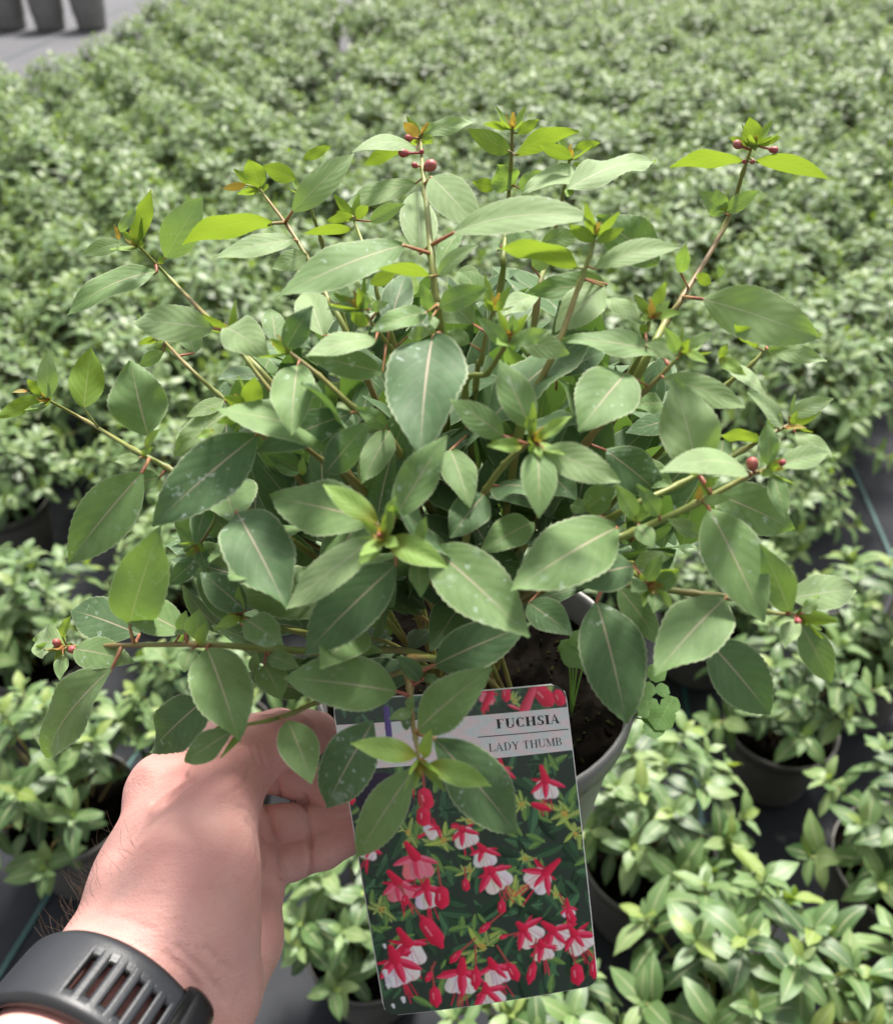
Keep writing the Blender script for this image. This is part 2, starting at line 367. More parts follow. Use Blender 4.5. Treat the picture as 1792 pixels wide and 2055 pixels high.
LEAVES = [  # region, base xy, tip xy, apparent width, tone, flags: u underside seen, s=.. depth scale, a=.. arch
 # ---- left flank (A)
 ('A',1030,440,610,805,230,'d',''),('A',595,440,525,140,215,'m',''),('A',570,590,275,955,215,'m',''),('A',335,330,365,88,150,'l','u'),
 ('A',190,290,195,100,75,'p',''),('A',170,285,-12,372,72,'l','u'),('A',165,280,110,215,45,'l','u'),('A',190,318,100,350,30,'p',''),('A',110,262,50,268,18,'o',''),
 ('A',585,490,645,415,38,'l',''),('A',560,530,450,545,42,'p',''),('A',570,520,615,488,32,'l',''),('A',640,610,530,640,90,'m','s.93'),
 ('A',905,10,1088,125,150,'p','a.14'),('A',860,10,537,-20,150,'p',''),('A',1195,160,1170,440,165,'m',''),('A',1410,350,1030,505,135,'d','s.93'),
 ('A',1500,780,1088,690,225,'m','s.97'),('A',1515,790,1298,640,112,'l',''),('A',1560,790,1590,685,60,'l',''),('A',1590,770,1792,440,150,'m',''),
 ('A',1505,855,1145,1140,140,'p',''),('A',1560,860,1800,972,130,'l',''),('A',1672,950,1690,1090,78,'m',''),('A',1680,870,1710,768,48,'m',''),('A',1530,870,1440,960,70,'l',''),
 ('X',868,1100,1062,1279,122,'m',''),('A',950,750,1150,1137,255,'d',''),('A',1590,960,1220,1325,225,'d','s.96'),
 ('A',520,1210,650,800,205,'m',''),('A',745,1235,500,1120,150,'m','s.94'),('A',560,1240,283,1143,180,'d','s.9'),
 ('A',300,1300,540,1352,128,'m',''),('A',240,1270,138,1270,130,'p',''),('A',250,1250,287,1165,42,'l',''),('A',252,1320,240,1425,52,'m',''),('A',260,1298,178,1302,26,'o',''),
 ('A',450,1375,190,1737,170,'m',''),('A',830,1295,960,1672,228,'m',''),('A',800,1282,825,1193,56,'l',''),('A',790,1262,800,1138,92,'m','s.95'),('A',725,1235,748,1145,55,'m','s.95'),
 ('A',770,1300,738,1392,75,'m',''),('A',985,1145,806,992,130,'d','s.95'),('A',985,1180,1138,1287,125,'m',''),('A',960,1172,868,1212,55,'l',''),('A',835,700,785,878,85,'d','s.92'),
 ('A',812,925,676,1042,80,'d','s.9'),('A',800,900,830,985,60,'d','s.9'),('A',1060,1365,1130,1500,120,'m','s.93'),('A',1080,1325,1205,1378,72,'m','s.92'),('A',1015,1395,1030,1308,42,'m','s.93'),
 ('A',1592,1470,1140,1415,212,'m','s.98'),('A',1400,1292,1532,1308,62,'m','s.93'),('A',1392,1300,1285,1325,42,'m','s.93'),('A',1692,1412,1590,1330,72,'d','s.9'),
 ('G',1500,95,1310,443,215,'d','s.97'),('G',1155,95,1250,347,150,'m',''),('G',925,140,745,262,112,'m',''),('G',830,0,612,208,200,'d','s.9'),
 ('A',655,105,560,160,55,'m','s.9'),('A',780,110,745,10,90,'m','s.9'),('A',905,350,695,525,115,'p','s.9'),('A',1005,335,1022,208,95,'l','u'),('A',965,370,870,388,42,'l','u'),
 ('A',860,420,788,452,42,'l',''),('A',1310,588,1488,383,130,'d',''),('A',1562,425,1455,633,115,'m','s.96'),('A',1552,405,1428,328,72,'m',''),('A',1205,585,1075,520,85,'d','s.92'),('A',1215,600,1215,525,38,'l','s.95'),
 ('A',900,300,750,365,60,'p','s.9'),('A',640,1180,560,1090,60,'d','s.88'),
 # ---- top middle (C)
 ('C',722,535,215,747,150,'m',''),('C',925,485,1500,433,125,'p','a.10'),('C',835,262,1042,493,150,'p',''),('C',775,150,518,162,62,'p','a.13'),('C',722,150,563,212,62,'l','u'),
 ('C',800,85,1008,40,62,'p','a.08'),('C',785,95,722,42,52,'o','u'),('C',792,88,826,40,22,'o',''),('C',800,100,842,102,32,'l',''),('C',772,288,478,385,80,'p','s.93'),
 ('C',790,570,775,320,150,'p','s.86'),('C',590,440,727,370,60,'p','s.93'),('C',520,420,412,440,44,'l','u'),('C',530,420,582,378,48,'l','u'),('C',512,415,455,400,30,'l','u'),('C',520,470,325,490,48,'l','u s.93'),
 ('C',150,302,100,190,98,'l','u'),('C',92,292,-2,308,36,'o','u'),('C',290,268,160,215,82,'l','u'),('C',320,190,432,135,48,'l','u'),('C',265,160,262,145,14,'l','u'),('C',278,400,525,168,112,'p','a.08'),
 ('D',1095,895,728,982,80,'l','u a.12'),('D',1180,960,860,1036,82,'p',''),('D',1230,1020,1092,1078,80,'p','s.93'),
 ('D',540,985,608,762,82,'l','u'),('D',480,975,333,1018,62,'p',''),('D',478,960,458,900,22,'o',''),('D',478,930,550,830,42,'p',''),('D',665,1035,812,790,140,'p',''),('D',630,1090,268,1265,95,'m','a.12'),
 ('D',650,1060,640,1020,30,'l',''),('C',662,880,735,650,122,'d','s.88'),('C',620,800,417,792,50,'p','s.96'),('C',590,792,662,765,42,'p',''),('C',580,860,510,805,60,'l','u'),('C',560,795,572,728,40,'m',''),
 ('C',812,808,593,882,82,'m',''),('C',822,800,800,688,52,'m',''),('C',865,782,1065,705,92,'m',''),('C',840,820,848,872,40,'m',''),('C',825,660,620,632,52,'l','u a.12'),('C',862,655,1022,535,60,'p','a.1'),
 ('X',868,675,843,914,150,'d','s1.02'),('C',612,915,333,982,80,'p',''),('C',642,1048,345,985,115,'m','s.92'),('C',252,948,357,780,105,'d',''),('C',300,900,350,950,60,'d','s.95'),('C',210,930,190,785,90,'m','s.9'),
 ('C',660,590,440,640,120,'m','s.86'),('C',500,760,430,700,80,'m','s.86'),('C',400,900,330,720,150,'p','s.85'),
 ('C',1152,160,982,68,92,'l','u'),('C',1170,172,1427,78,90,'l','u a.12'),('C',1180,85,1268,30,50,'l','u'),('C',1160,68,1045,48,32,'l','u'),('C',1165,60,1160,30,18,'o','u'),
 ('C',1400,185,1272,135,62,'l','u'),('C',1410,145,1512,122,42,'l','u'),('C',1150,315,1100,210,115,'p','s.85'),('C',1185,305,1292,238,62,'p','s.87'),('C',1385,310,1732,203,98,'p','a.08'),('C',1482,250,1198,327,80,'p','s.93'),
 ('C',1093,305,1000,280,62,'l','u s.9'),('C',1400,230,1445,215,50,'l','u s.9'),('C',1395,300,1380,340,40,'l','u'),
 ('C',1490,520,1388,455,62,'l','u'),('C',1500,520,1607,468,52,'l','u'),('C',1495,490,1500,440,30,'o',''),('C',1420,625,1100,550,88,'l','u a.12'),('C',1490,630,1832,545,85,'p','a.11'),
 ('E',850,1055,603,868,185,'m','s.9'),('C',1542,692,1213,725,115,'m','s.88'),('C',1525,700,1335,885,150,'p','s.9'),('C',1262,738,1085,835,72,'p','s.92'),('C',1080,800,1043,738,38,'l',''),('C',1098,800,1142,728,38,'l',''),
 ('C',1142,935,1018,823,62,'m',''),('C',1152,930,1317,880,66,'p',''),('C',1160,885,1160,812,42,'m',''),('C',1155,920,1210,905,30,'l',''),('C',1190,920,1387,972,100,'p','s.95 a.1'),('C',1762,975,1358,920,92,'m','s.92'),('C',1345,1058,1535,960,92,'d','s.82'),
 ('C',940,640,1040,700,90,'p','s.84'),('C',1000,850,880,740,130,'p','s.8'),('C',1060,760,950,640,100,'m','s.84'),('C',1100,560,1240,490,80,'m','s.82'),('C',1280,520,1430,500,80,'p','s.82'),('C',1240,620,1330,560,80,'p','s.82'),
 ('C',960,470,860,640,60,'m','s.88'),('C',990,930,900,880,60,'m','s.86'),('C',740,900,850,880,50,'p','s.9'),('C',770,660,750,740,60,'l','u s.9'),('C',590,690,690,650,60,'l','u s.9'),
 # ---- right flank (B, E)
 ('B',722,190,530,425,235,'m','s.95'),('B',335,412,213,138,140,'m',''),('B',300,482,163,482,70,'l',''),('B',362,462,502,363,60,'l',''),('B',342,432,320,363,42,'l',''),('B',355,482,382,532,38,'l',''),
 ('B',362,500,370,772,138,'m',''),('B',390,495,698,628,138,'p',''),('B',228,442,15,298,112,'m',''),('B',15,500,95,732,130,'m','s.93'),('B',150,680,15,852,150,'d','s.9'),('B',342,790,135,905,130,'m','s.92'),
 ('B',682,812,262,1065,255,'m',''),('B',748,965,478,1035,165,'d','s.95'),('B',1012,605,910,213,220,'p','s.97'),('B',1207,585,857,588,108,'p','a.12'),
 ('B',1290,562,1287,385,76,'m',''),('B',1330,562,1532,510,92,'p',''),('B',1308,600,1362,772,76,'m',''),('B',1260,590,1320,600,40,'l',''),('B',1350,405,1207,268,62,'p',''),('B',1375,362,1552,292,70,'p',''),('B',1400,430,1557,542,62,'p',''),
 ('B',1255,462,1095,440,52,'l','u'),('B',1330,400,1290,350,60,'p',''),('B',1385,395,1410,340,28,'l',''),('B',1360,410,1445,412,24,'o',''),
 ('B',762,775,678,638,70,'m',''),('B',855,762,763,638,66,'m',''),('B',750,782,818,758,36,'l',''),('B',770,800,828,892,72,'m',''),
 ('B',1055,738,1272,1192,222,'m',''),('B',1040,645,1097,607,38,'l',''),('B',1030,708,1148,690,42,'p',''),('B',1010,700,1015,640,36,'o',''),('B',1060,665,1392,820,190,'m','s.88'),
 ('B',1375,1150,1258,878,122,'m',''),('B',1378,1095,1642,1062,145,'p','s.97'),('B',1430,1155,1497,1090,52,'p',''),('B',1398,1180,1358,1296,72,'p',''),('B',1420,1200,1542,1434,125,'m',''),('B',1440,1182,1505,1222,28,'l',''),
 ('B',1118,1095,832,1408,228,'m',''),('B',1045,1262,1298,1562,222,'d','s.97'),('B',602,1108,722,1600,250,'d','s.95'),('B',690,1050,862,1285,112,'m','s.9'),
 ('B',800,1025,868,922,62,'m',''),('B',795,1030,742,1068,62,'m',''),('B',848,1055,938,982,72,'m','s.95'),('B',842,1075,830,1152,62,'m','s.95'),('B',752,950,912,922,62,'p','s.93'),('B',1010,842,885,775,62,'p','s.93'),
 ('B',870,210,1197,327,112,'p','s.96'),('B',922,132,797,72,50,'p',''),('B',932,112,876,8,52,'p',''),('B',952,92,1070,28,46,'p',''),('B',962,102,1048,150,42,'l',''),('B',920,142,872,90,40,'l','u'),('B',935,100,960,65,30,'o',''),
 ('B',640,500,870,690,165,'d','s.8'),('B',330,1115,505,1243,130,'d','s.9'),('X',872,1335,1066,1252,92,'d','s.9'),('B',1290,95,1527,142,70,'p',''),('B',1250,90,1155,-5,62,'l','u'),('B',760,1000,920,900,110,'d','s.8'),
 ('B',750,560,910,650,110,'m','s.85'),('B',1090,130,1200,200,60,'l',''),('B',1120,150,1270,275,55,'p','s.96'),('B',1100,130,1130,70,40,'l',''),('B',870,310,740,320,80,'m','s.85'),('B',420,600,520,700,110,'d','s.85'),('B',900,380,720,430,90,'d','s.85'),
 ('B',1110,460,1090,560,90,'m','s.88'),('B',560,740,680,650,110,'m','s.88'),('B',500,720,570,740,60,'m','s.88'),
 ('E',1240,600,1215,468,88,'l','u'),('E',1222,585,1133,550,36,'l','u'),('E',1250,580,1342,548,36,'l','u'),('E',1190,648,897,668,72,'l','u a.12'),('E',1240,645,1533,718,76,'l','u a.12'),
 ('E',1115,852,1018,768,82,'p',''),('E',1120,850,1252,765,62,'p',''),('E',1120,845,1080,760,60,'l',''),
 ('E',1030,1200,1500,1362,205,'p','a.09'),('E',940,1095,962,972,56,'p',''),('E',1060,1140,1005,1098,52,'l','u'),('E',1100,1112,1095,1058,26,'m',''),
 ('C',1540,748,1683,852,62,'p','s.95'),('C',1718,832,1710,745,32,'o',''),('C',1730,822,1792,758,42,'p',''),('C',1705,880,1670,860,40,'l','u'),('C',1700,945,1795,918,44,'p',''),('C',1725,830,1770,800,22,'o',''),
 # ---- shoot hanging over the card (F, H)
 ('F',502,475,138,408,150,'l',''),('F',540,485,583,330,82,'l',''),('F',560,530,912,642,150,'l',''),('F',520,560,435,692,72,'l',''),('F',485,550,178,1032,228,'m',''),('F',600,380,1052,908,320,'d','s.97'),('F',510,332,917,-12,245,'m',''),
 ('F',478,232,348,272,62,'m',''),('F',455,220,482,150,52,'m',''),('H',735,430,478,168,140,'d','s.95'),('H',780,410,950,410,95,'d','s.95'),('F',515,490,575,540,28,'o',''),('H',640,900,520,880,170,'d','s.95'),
]
ALL = []
def place_leaf(b, t, Wd, nrm, tone, arch, seed, petiole_to=None, parent=plant, off=PL, name='leaf', teeth=True, ns=30, fold=None):
    X = (t-b); L = X.length; X.normalize()
    Z = (nrm - X*nrm.dot(X)).normalized(); Y = Z.cross(X)
    r = random.Random(seed)
    vs, uvs, fs = leaf_geo(L, Wd, fold if fold is not None else r.uniform(.10, .42) + (.25 if tone in 'lo' else 0), arch, teeth, ns, 3, seed, r.uniform(-.35, .35), r.uniform(0, 1.0))
    mt = Matrix((X, Y, Z)).transposed()
    vs = [b + mt @ v for v in vs]; mi = [0]*len(fs)
    if petiole_to is not None:
        d = petiole_to-b
        p2 = b + X*(L*.05) + Z*(-.0006)
        pts = [petiole_to, petiole_to.lerp(b, .5), b, p2]
        pr = .00066 if L > .03 else .0004
        tv, tf = tube(pts, [pr*(1.15-.55*i/(len(pts)-1)) for i in range(len(pts))], 6)
        k = len(vs); vs += tv; uvs += [(0, .5)]*len(tv); fs = fs + [tuple(q+k for q in f) for f in tf]; mi += [1]*len(tf)
    me = mesh(name, vs, fs, uvs, mi); local(me, off)
    return link(name, me, parent, [M[tone], M['petiole'] if tone not in 'lo' else M['stem']])
def t_dir(bu, bv, tu, tv):
    return (RGT*(tu-bu)+UPV*(bv-tv)).normalized()
sizes = []
UPW = Vector((0, 0, 1))
for i, (R, bx, by, tx, ty, wa, tone, fl) in enumerate(LEAVES):
    bu, bv = rp(R, bx, by); tu, tv = rp(R, tx, ty); k = OFF[R][2]
    s = 1.03; arch = None; under = False
    for f in fl.split():
        if f == 'u': under = True
        elif f[0] == 's': s = float(f[1:])
        elif f[0] == 'a': arch = float(f[1:])
    dpx = np.hypot(SPX[:, 0]-bu, SPX[:, 1]-bv); 
    q = int(np.argmin(dpx)); pet = None
    b = dome(bu, bv, s-.03)
    near = dpx < (66 if wa*k > 50 else 36)
    if near.any():
        # the stem sample close in the picture whose depth fits best
        idx = np.where(near)[0]; dd = [abs(depth(Vector(S3D[j]))-depth(b))+.0003*dpx[j] for j in idx]
        q = idx[int(np.argmin(dd))]
        gap = abs(depth(Vector(S3D[q]))-depth(b))
        if gap < .016: b = PD(bu, bv, depth(Vector(S3D[q])) - .002)
        elif gap < .06: b = PD(bu, bv, depth(b) + max(-.012, min(.012, depth(Vector(S3D[q]))-depth(b))))
        if gap < .05: pet = Vector(S3D[q])
    t = dome(tu, tv, s)
    flat = math.hypot(tu-bu, tv-bv)/FPX*depth(b)
    dz = max(-.75*flat, min(.75*flat, depth(t)-depth(b)))
    t = PD(tu, tv, depth(b)+dz)
    L = (t-b).length; wreal = wa*k/FPX*depth(b)*(1.06 if tone not in 'lo' else .90)
    full = max(wreal, .34*L); rr = math.acos(max(.0, min(1, wreal/full)))
    X = (t-b).normalized(); tc = (CAM-b).normalized(); tc = (tc-X*tc.dot(X)).normalized()
    upx = (UPW-X*UPW.z*0-X*UPW.dot(X))
    side = X.cross(tc).normalized(); sg = 1 if side.dot(UPW) > 0 else -1
    if under: nrm = -tc*math.cos(min(rr, .9)) + side*sg*math.sin(min(rr, .9))*1.0; 
    else:
        lean = max(rr, .22); nrm = tc*math.cos(lean)+side*sg*math.sin(lean)
    if arch is None: arch = .05 + .03*rnd.random()
    sizes.append(L*1000)
    place_leaf(b, t, full, nrm, tone, arch if not under else arch*.8, i, pet, fold=.15 if under else None)
print('hand placed leaves', len(LEAVES), 'mm', round(min(sizes)), round(sum(sizes)/len(sizes)), round(max(sizes)))
# the tight cluster of unfolding leaves at each shoot's end
for ti, (so1, tp_, ad) in enumerate(TIPS):
    o1 = ad.orthogonal().normalized(); o2 = ad.cross(o1); tvs, tuv, tfs, tmi = [], [], [], []
    for q in range(7):
        a = q*math.pi/2 + (.8 if q > 3 else 0) + rnd.uniform(-.2, .2); sp1 = .75 if q < 4 else .3
        d = ((o1*math.cos(a)+o2*math.sin(a))*sp1 + ad*.8).normalized(); L = rnd.uniform(.008, .0125) if q < 4 else rnd.uniform(.0045, .007)
        n = (ad - d*ad.dot(d)).normalized(); mt = Matrix((d, n.cross(d), n)).transposed(); b0 = tp_ - ad*.001 + d*.0004
        vs, uvs, fs = leaf_geo(L, L*.36, .6, -.05, False, 7, 1, q); k = len(tvs)
        tvs += [b0 + mt @ v for v in vs]; tuv += uvs; tfs += [tuple(x+k for x in f) for f in fs]; tmi += [0 if q < 4 else 1]*len(fs)
    link('shoot_tip', local(mesh('shoot_tip', tvs, tfs, tuv, tmi), PL), so1, [M['l'], M['o']])
# leaves deeper in the bush
POLY = [(320, 980), (460, 720), (600, 600), (760, 540), (900, 520), (1080, 540), (1240, 640), (1380, 720), (1440, 880), (1420, 1080), (1340, 1200), (1240, 1180), (1120, 1180), (1010, 1240), (900, 1310), (800, 1400), (620, 1420), (480, 1360), (380, 1240), (330, 1100)]
def inside(u, v, P=POLY):
    c = False; j = len(P)-1
    for i in range(len(P)):
        if (P[i][1] > v) != (P[j][1] > v) and u < (P[j][0]-P[i][0])*(v-P[i][1])/(P[j][1]-P[i][1])+P[i][0]: c = not c
        j = i
    return c
cnt = 0; tries = 0; ivs, iuv, ifs = [], [], []
NIND = 300-len(LEAVES)
while cnt < NIND+330 and tries < 9000:
    tries += 1
    u, v = rnd.uniform(320, 1440), rnd.uniform(520, 1420)
    if not inside(u, v): continue
    deep = cnt >= NIND
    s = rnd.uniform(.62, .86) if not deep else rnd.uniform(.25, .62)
    b = dome(u, v, s)
    out = (b-CROWN).normalized(); dirn = (out + Vector((rnd.uniform(-1, 1), rnd.uniform(-1, 1), rnd.uniform(-.9, .4)))*.8).normalized()
    L = rnd.uniform(.022, .05); t = b + dirn*L
    if not inside(*pix(t)): continue
    nrm = (UPW*.8 + out*.5 + Vector((rnd.uniform(-.4, .4), rnd.uniform(-.4, .4), 0)))
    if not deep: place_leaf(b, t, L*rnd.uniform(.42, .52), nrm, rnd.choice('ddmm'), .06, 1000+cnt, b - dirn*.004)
    else:
        X = dirn; Z = (nrm-X*nrm.dot(X)).normalized(); mt = Matrix((X, Z.cross(X), Z)).transposed()
        vs, uvs, fs = leaf_geo(L, L*.46, .25, .06, False, 6, 1, cnt); k = len(ivs)
        ivs += [b+mt @ q for q in vs]; iuv += uvs; ifs += [tuple(q+k for q in f) for f in fs]
    cnt += 1
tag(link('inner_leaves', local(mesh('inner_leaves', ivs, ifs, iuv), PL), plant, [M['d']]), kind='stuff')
# buds
def ellipsoid(c, r, ax, n=10, el=1.0, tip=0.0):
    ax = Vector(ax).normalized(); a = ax.orthogonal().normalized(); b = ax.cross(a); vs, fs = [], []
    for i in range(n+1):
        th = math.pi*i/n
        for k in range(12):
            ph = 2*math.pi*k/12; rr = r*math.sin(th)*(1+tip*math.cos(th)*-.4)
            vs.append(c + ax*(-math.cos(th)*r*el) + (a*math.cos(ph)+b*math.sin(ph))*max(rr, 1e-5))
    for i in range(n):
        for k in range(12): fs.append((i*12+k, i*12+(k+1) % 12, (i+1)*12+(k+1) % 12, (i+1)*12+k))
    return vs, fs
for R, x, y, r in [('C',828,217,24),('C',770,215,12),('C',725,165,17),('C',745,105,14),('C',796,160,10),('B',1228,558,24),('B',1345,552,13),('B',1410,1187,14),('E',1170,580,17),('E',1312,600,14),
                   ('A',230,1275,16),('A',290,1300,17),('A',1492,822,14),('A',1538,828,9),('A',1520,840,8),('E',1195,648,9),('E',1228,648,9)]:
    u, v = rp(R, x, y); dpx = np.hypot(SPX[:, 0]-u, SPX[:, 1]-v); q = int(np.argmin(dpx))
    c = PD(u, v, depth(Vector(S3D[q]))-.003); rr = r*.5/FPX*depth(c); d0 = (c-Vector(S3D[q]))
    vs, fs = ellipsoid(c, rr, d0 + Vector((0, 0, .001)), 10, 1.45, .5)
    tv, tf = tube([Vector(S3D[q]), c], [rr*.3, rr*.35], 6); k = len(vs); vs += tv; fs += [tuple(w_+k for w_ in f) for f in tf]
    link('bud', local(mesh('bud', vs, fs), PL), plant, [M['bud']])

# ------------------------------------------------------------------ pots
def pot_mesh(R=.080, Hh=.13, rb=.062, n=56):
    prof = [(rb-.002, 0), (rb, .003), (rb+.001, .006)]
    for i in range(1, 7):
        t = i/6; prof.append((rb+.001+(R-.004-rb-.001)*t, .006+(Hh-.024)*t))
    prof += [(R-.003, Hh-.0175), (R-.0005, Hh-.0165), (R+.0005, Hh-.003), (R, Hh-.0006), (R-.0012, Hh), (R-.0024, Hh-.0008), (R-.003, Hh-.004), (R-.0045, Hh-.02), (R-.012, Hh*.35)]
    vs, fs = lathe(prof, n); k = len(vs); vs.append((0, 0, .001)); fs += [(k, (i+1) % n, i) for i in range(n)]
    return vs, fs
def soil_mesh(R, z, seed=0, bump=.004, rings=14, n=56):
    r = random.Random(seed); vs = [(0, 0, z)]; fs = []
    for i in range(1, rings+1):
        for k in range(n):
            a = 2*math.pi*k/n; rr = R*i/rings
            vs.append((rr*math.cos(a), rr*math.sin(a), z + (r.uniform(-1, 1)*bump if i < rings else -bump*.5)))
    fs += [(0, 1+k, 1+(k+1) % n) for k in range(n)]
    for i in range(rings-1):
        for k in range(n): fs.append((1+i*n+k, 1+(i+1)*n+k, 1+(i+1)*n+(k+1) % n, 1+i*n+(k+1) % n))
    return vs, fs
po = link('pot', mesh('pot', *pot_mesh()), plant, [M['pot']])
so = link('soil', mesh('soil', *soil_mesh(.0755, .112, 1)), plant, [M['soil']])
mv, mf = [], []
for i in range(240):
    a = rnd.uniform(0, 6.28); rr = .073*math.sqrt(rnd.random()); c = Vector((rr*math.cos(a), rr*math.sin(a), .1135)); r = rnd.uniform(.0005, .0017)
    vs, fs = ellipsoid(c, r, (rnd.uniform(-1, 1), rnd.uniform(-1, 1), .3), 3, rnd.uniform(.6, 2.2)); k = len(mv); mv += vs; mf += [tuple(q+k for q in f) for f in fs]
tag(link('soil_crumbs', mesh('soil_crumbs', mv, mf), so, [M['moss']]), kind='stuff')

# round-leaved weeds on the soil of the held pot
def weed(name, leaves, root, label):
    e = empty(name, root); tag(e, label, 'weed', 'round-leaved weeds in the held pot')
    for i, (u, v, d, r) in enumerate(leaves):
        c = PD(u, v, d); rr = r/FPX*d
        nrm = ((CAM-c).normalized()*.6 + Vector((rnd.uniform(-.4, .4), rnd.uniform(-.3, .3), .8))).normalized()
        ax = (Vector((rnd.uniform(-1, 1), rnd.uniform(-1, 1), rnd.uniform(-.3, .3)))); ax = (ax-nrm*ax.dot(nrm)).normalized(); ay = nrm.cross(ax)
        vs = [c-nrm*rr*.12]; uvs = [(.5, .5)]
        for ring, rf in ((1, .55), (2, 1.0)):
            for k in range(14):
                th = 2*math.pi*k/14; q = rr*rf*(1 if ring == 1 else (1+.07*math.sin(k*2.7+i)))
                vs.append(c + (ax*math.cos(th)+ay*math.sin(th))*q + nrm*(rr*.03*math.sin(3*th+i) - rr*.05*(rf**2))); uvs.append((.5+.45*rf*math.cos(th), .5+.45*rf*math.sin(th)))
        fs = [(0, 1+k, 1+(k+1) % 14) for k in range(14)] + [(1+k, 15+k, 15+(k+1) % 14, 1+(k+1) % 14) for k in range(14)]
        st = spline([root, root.lerp(c, .5)+Vector((0, 0, .004)), c-nrm*rr*.15], 4)
        tv, tf = tube(st, [.00042]*len(st), 5); k0 = len(vs); vs += tv; uvs += [(0, .5)]*len(tv); fs += [tuple(q+k0 for q in f) for f in tf]
        link('leaf', local(mesh('leaf', vs, fs, uvs), root), e, [M['weed']])
w1 = Vector(PD(1155, 1370, .425)); w1.z = C0.z-.017
weed('weed_seedling', [(1150, 1318, .408, 25), (1163, 1285, .412, 22), (1140, 1300, .414, 20), (1172, 1330, .412, 18)], w1, 'small round-leaved weed seedling growing from the dark soil of the held pot')
w2 = Vector(PD(1262, 1415, .43)); w2.z = C0.z-.015
weed('trailing_weed', [(1300, 1420, .405, 24), (1328, 1440, .40, 27), (1312, 1462, .40, 22), (1296, 1385, .41, 20), (1318, 1350, .415, 20), (1345, 1415, .405, 20), (1275, 1362, .415, 18), (1335, 1330, .42, 16), (1305, 1440, .405, 17), (1330, 1385, .41, 15)], w2, 'trailing round-leaved weed hanging over the rim of the held pot')

# ------------------------------------------------------------------ hand: signed distance field -> mesh
def seg(P, a, b, ra, rb):
    ba = b-a; pa = P-a; h = np.clip((pa@ba)/(ba@ba), 0, 1)
    return np.linalg.norm(pa-h[..., None]*ba, axis=-1) - (ra+(rb-ra)*h)
def smin(a, b, k):
    h = np.clip(.5+.5*(b-a)/k, 0, 1); return b*(1-h)+a*h-k*h*(1-h)
def Q(u, v, d): return np.array(PD(u, v, d))
HAND = [  # chains of (u, v, depth, radius mm), blend mm
 ([(60, 2230, .255, 26), (262, 1962, .303, 23.5)], 10), ([(215, 2290, .278, 26), (395, 1990, .315, 22.5)], 14), ([(140, 2260, .264, 27), (330, 1976, .31, 25)], 12),
 ([(262, 1962, .303, 23.5), (300, 1780, .338, 18.5), (330, 1605, .366, 14.5)], 16),                         # index side of the back
 ([(335, 1980, .308, 23), (384, 1840, .312, 20), (405, 1730, .320, 16.5), (438, 1612, .334, 13)], 14),      # ball of the thumb
 ([(400, 1985, .325, 23), (462, 1885, .352, 20.0), (486, 1778, .374, 17.0), (470, 1690, .392, 13.5)], 4),      # heel of the palm
 ([(360, 1800, .326, 19), (378, 1680, .343, 16), (392, 1600, .355, 12)], 14),
 ([(350, 1900, .34, 22), (380, 1720, .372, 18), (400, 1640, .392, 15)], 6),                                 # middle of the palm
]
FING = [
 ([(438, 1612, .334, 13), (474, 1548, .350, 12.3), (530, 1500, .366, 11), (572, 1484, .380, 10), (612, 1474, .396, 9), (636, 1470, .404, 8)], 9),                                # thumb
 ([(325, 1590, .367, 14.3), (372, 1535, .388, 12.5), (450, 1490, .405, 11.0), (560, 1465, .425, 9.6), (622, 1470, .435, 8)], 9),   # index
 ([(380, 1605, .40, 12.5), (530, 1547, .402, 9.0), (640, 1582, .407, 8.4), (712, 1640, .394, 8.0)], 7),        # middle
 ([(425, 1672, .40, 12.5), (572, 1658, .396, 9.2), (660, 1655, .396, 8.3), (722, 1668, .386, 7.4)], 7),        # ring
 ([(465, 1715, .396, 12), (585, 1728, .390, 8.2), (652, 1708, .388, 7.4), (706, 1682, .385, 6.8)], 7),        # little
]
def hand_sdf(P):
    d = None
    for ch, k in HAND:
        for (a, b) in zip(ch[:-1], ch[1:]):
            s = seg(P, Q(*a[:3]), Q(*b[:3]), a[3]/1000, b[3]/1000)
            d = s if d is None else smin(d, s, k/1000)
    fd = None
    for ch, k in FING:
        f = None
        for (a, b) in zip(ch[:-1], ch[1:]):
            s = seg(P, Q(*a[:3]), Q(*b[:3]), a[3]/1000, b[3]/1000)
            f = s if f is None else smin(f, s, .003)
        d = smin(d, f, k/1000) if fd is None else d
        fd = f if fd is None else smin(fd, f, .0008)
    return smin(d, fd, .006)
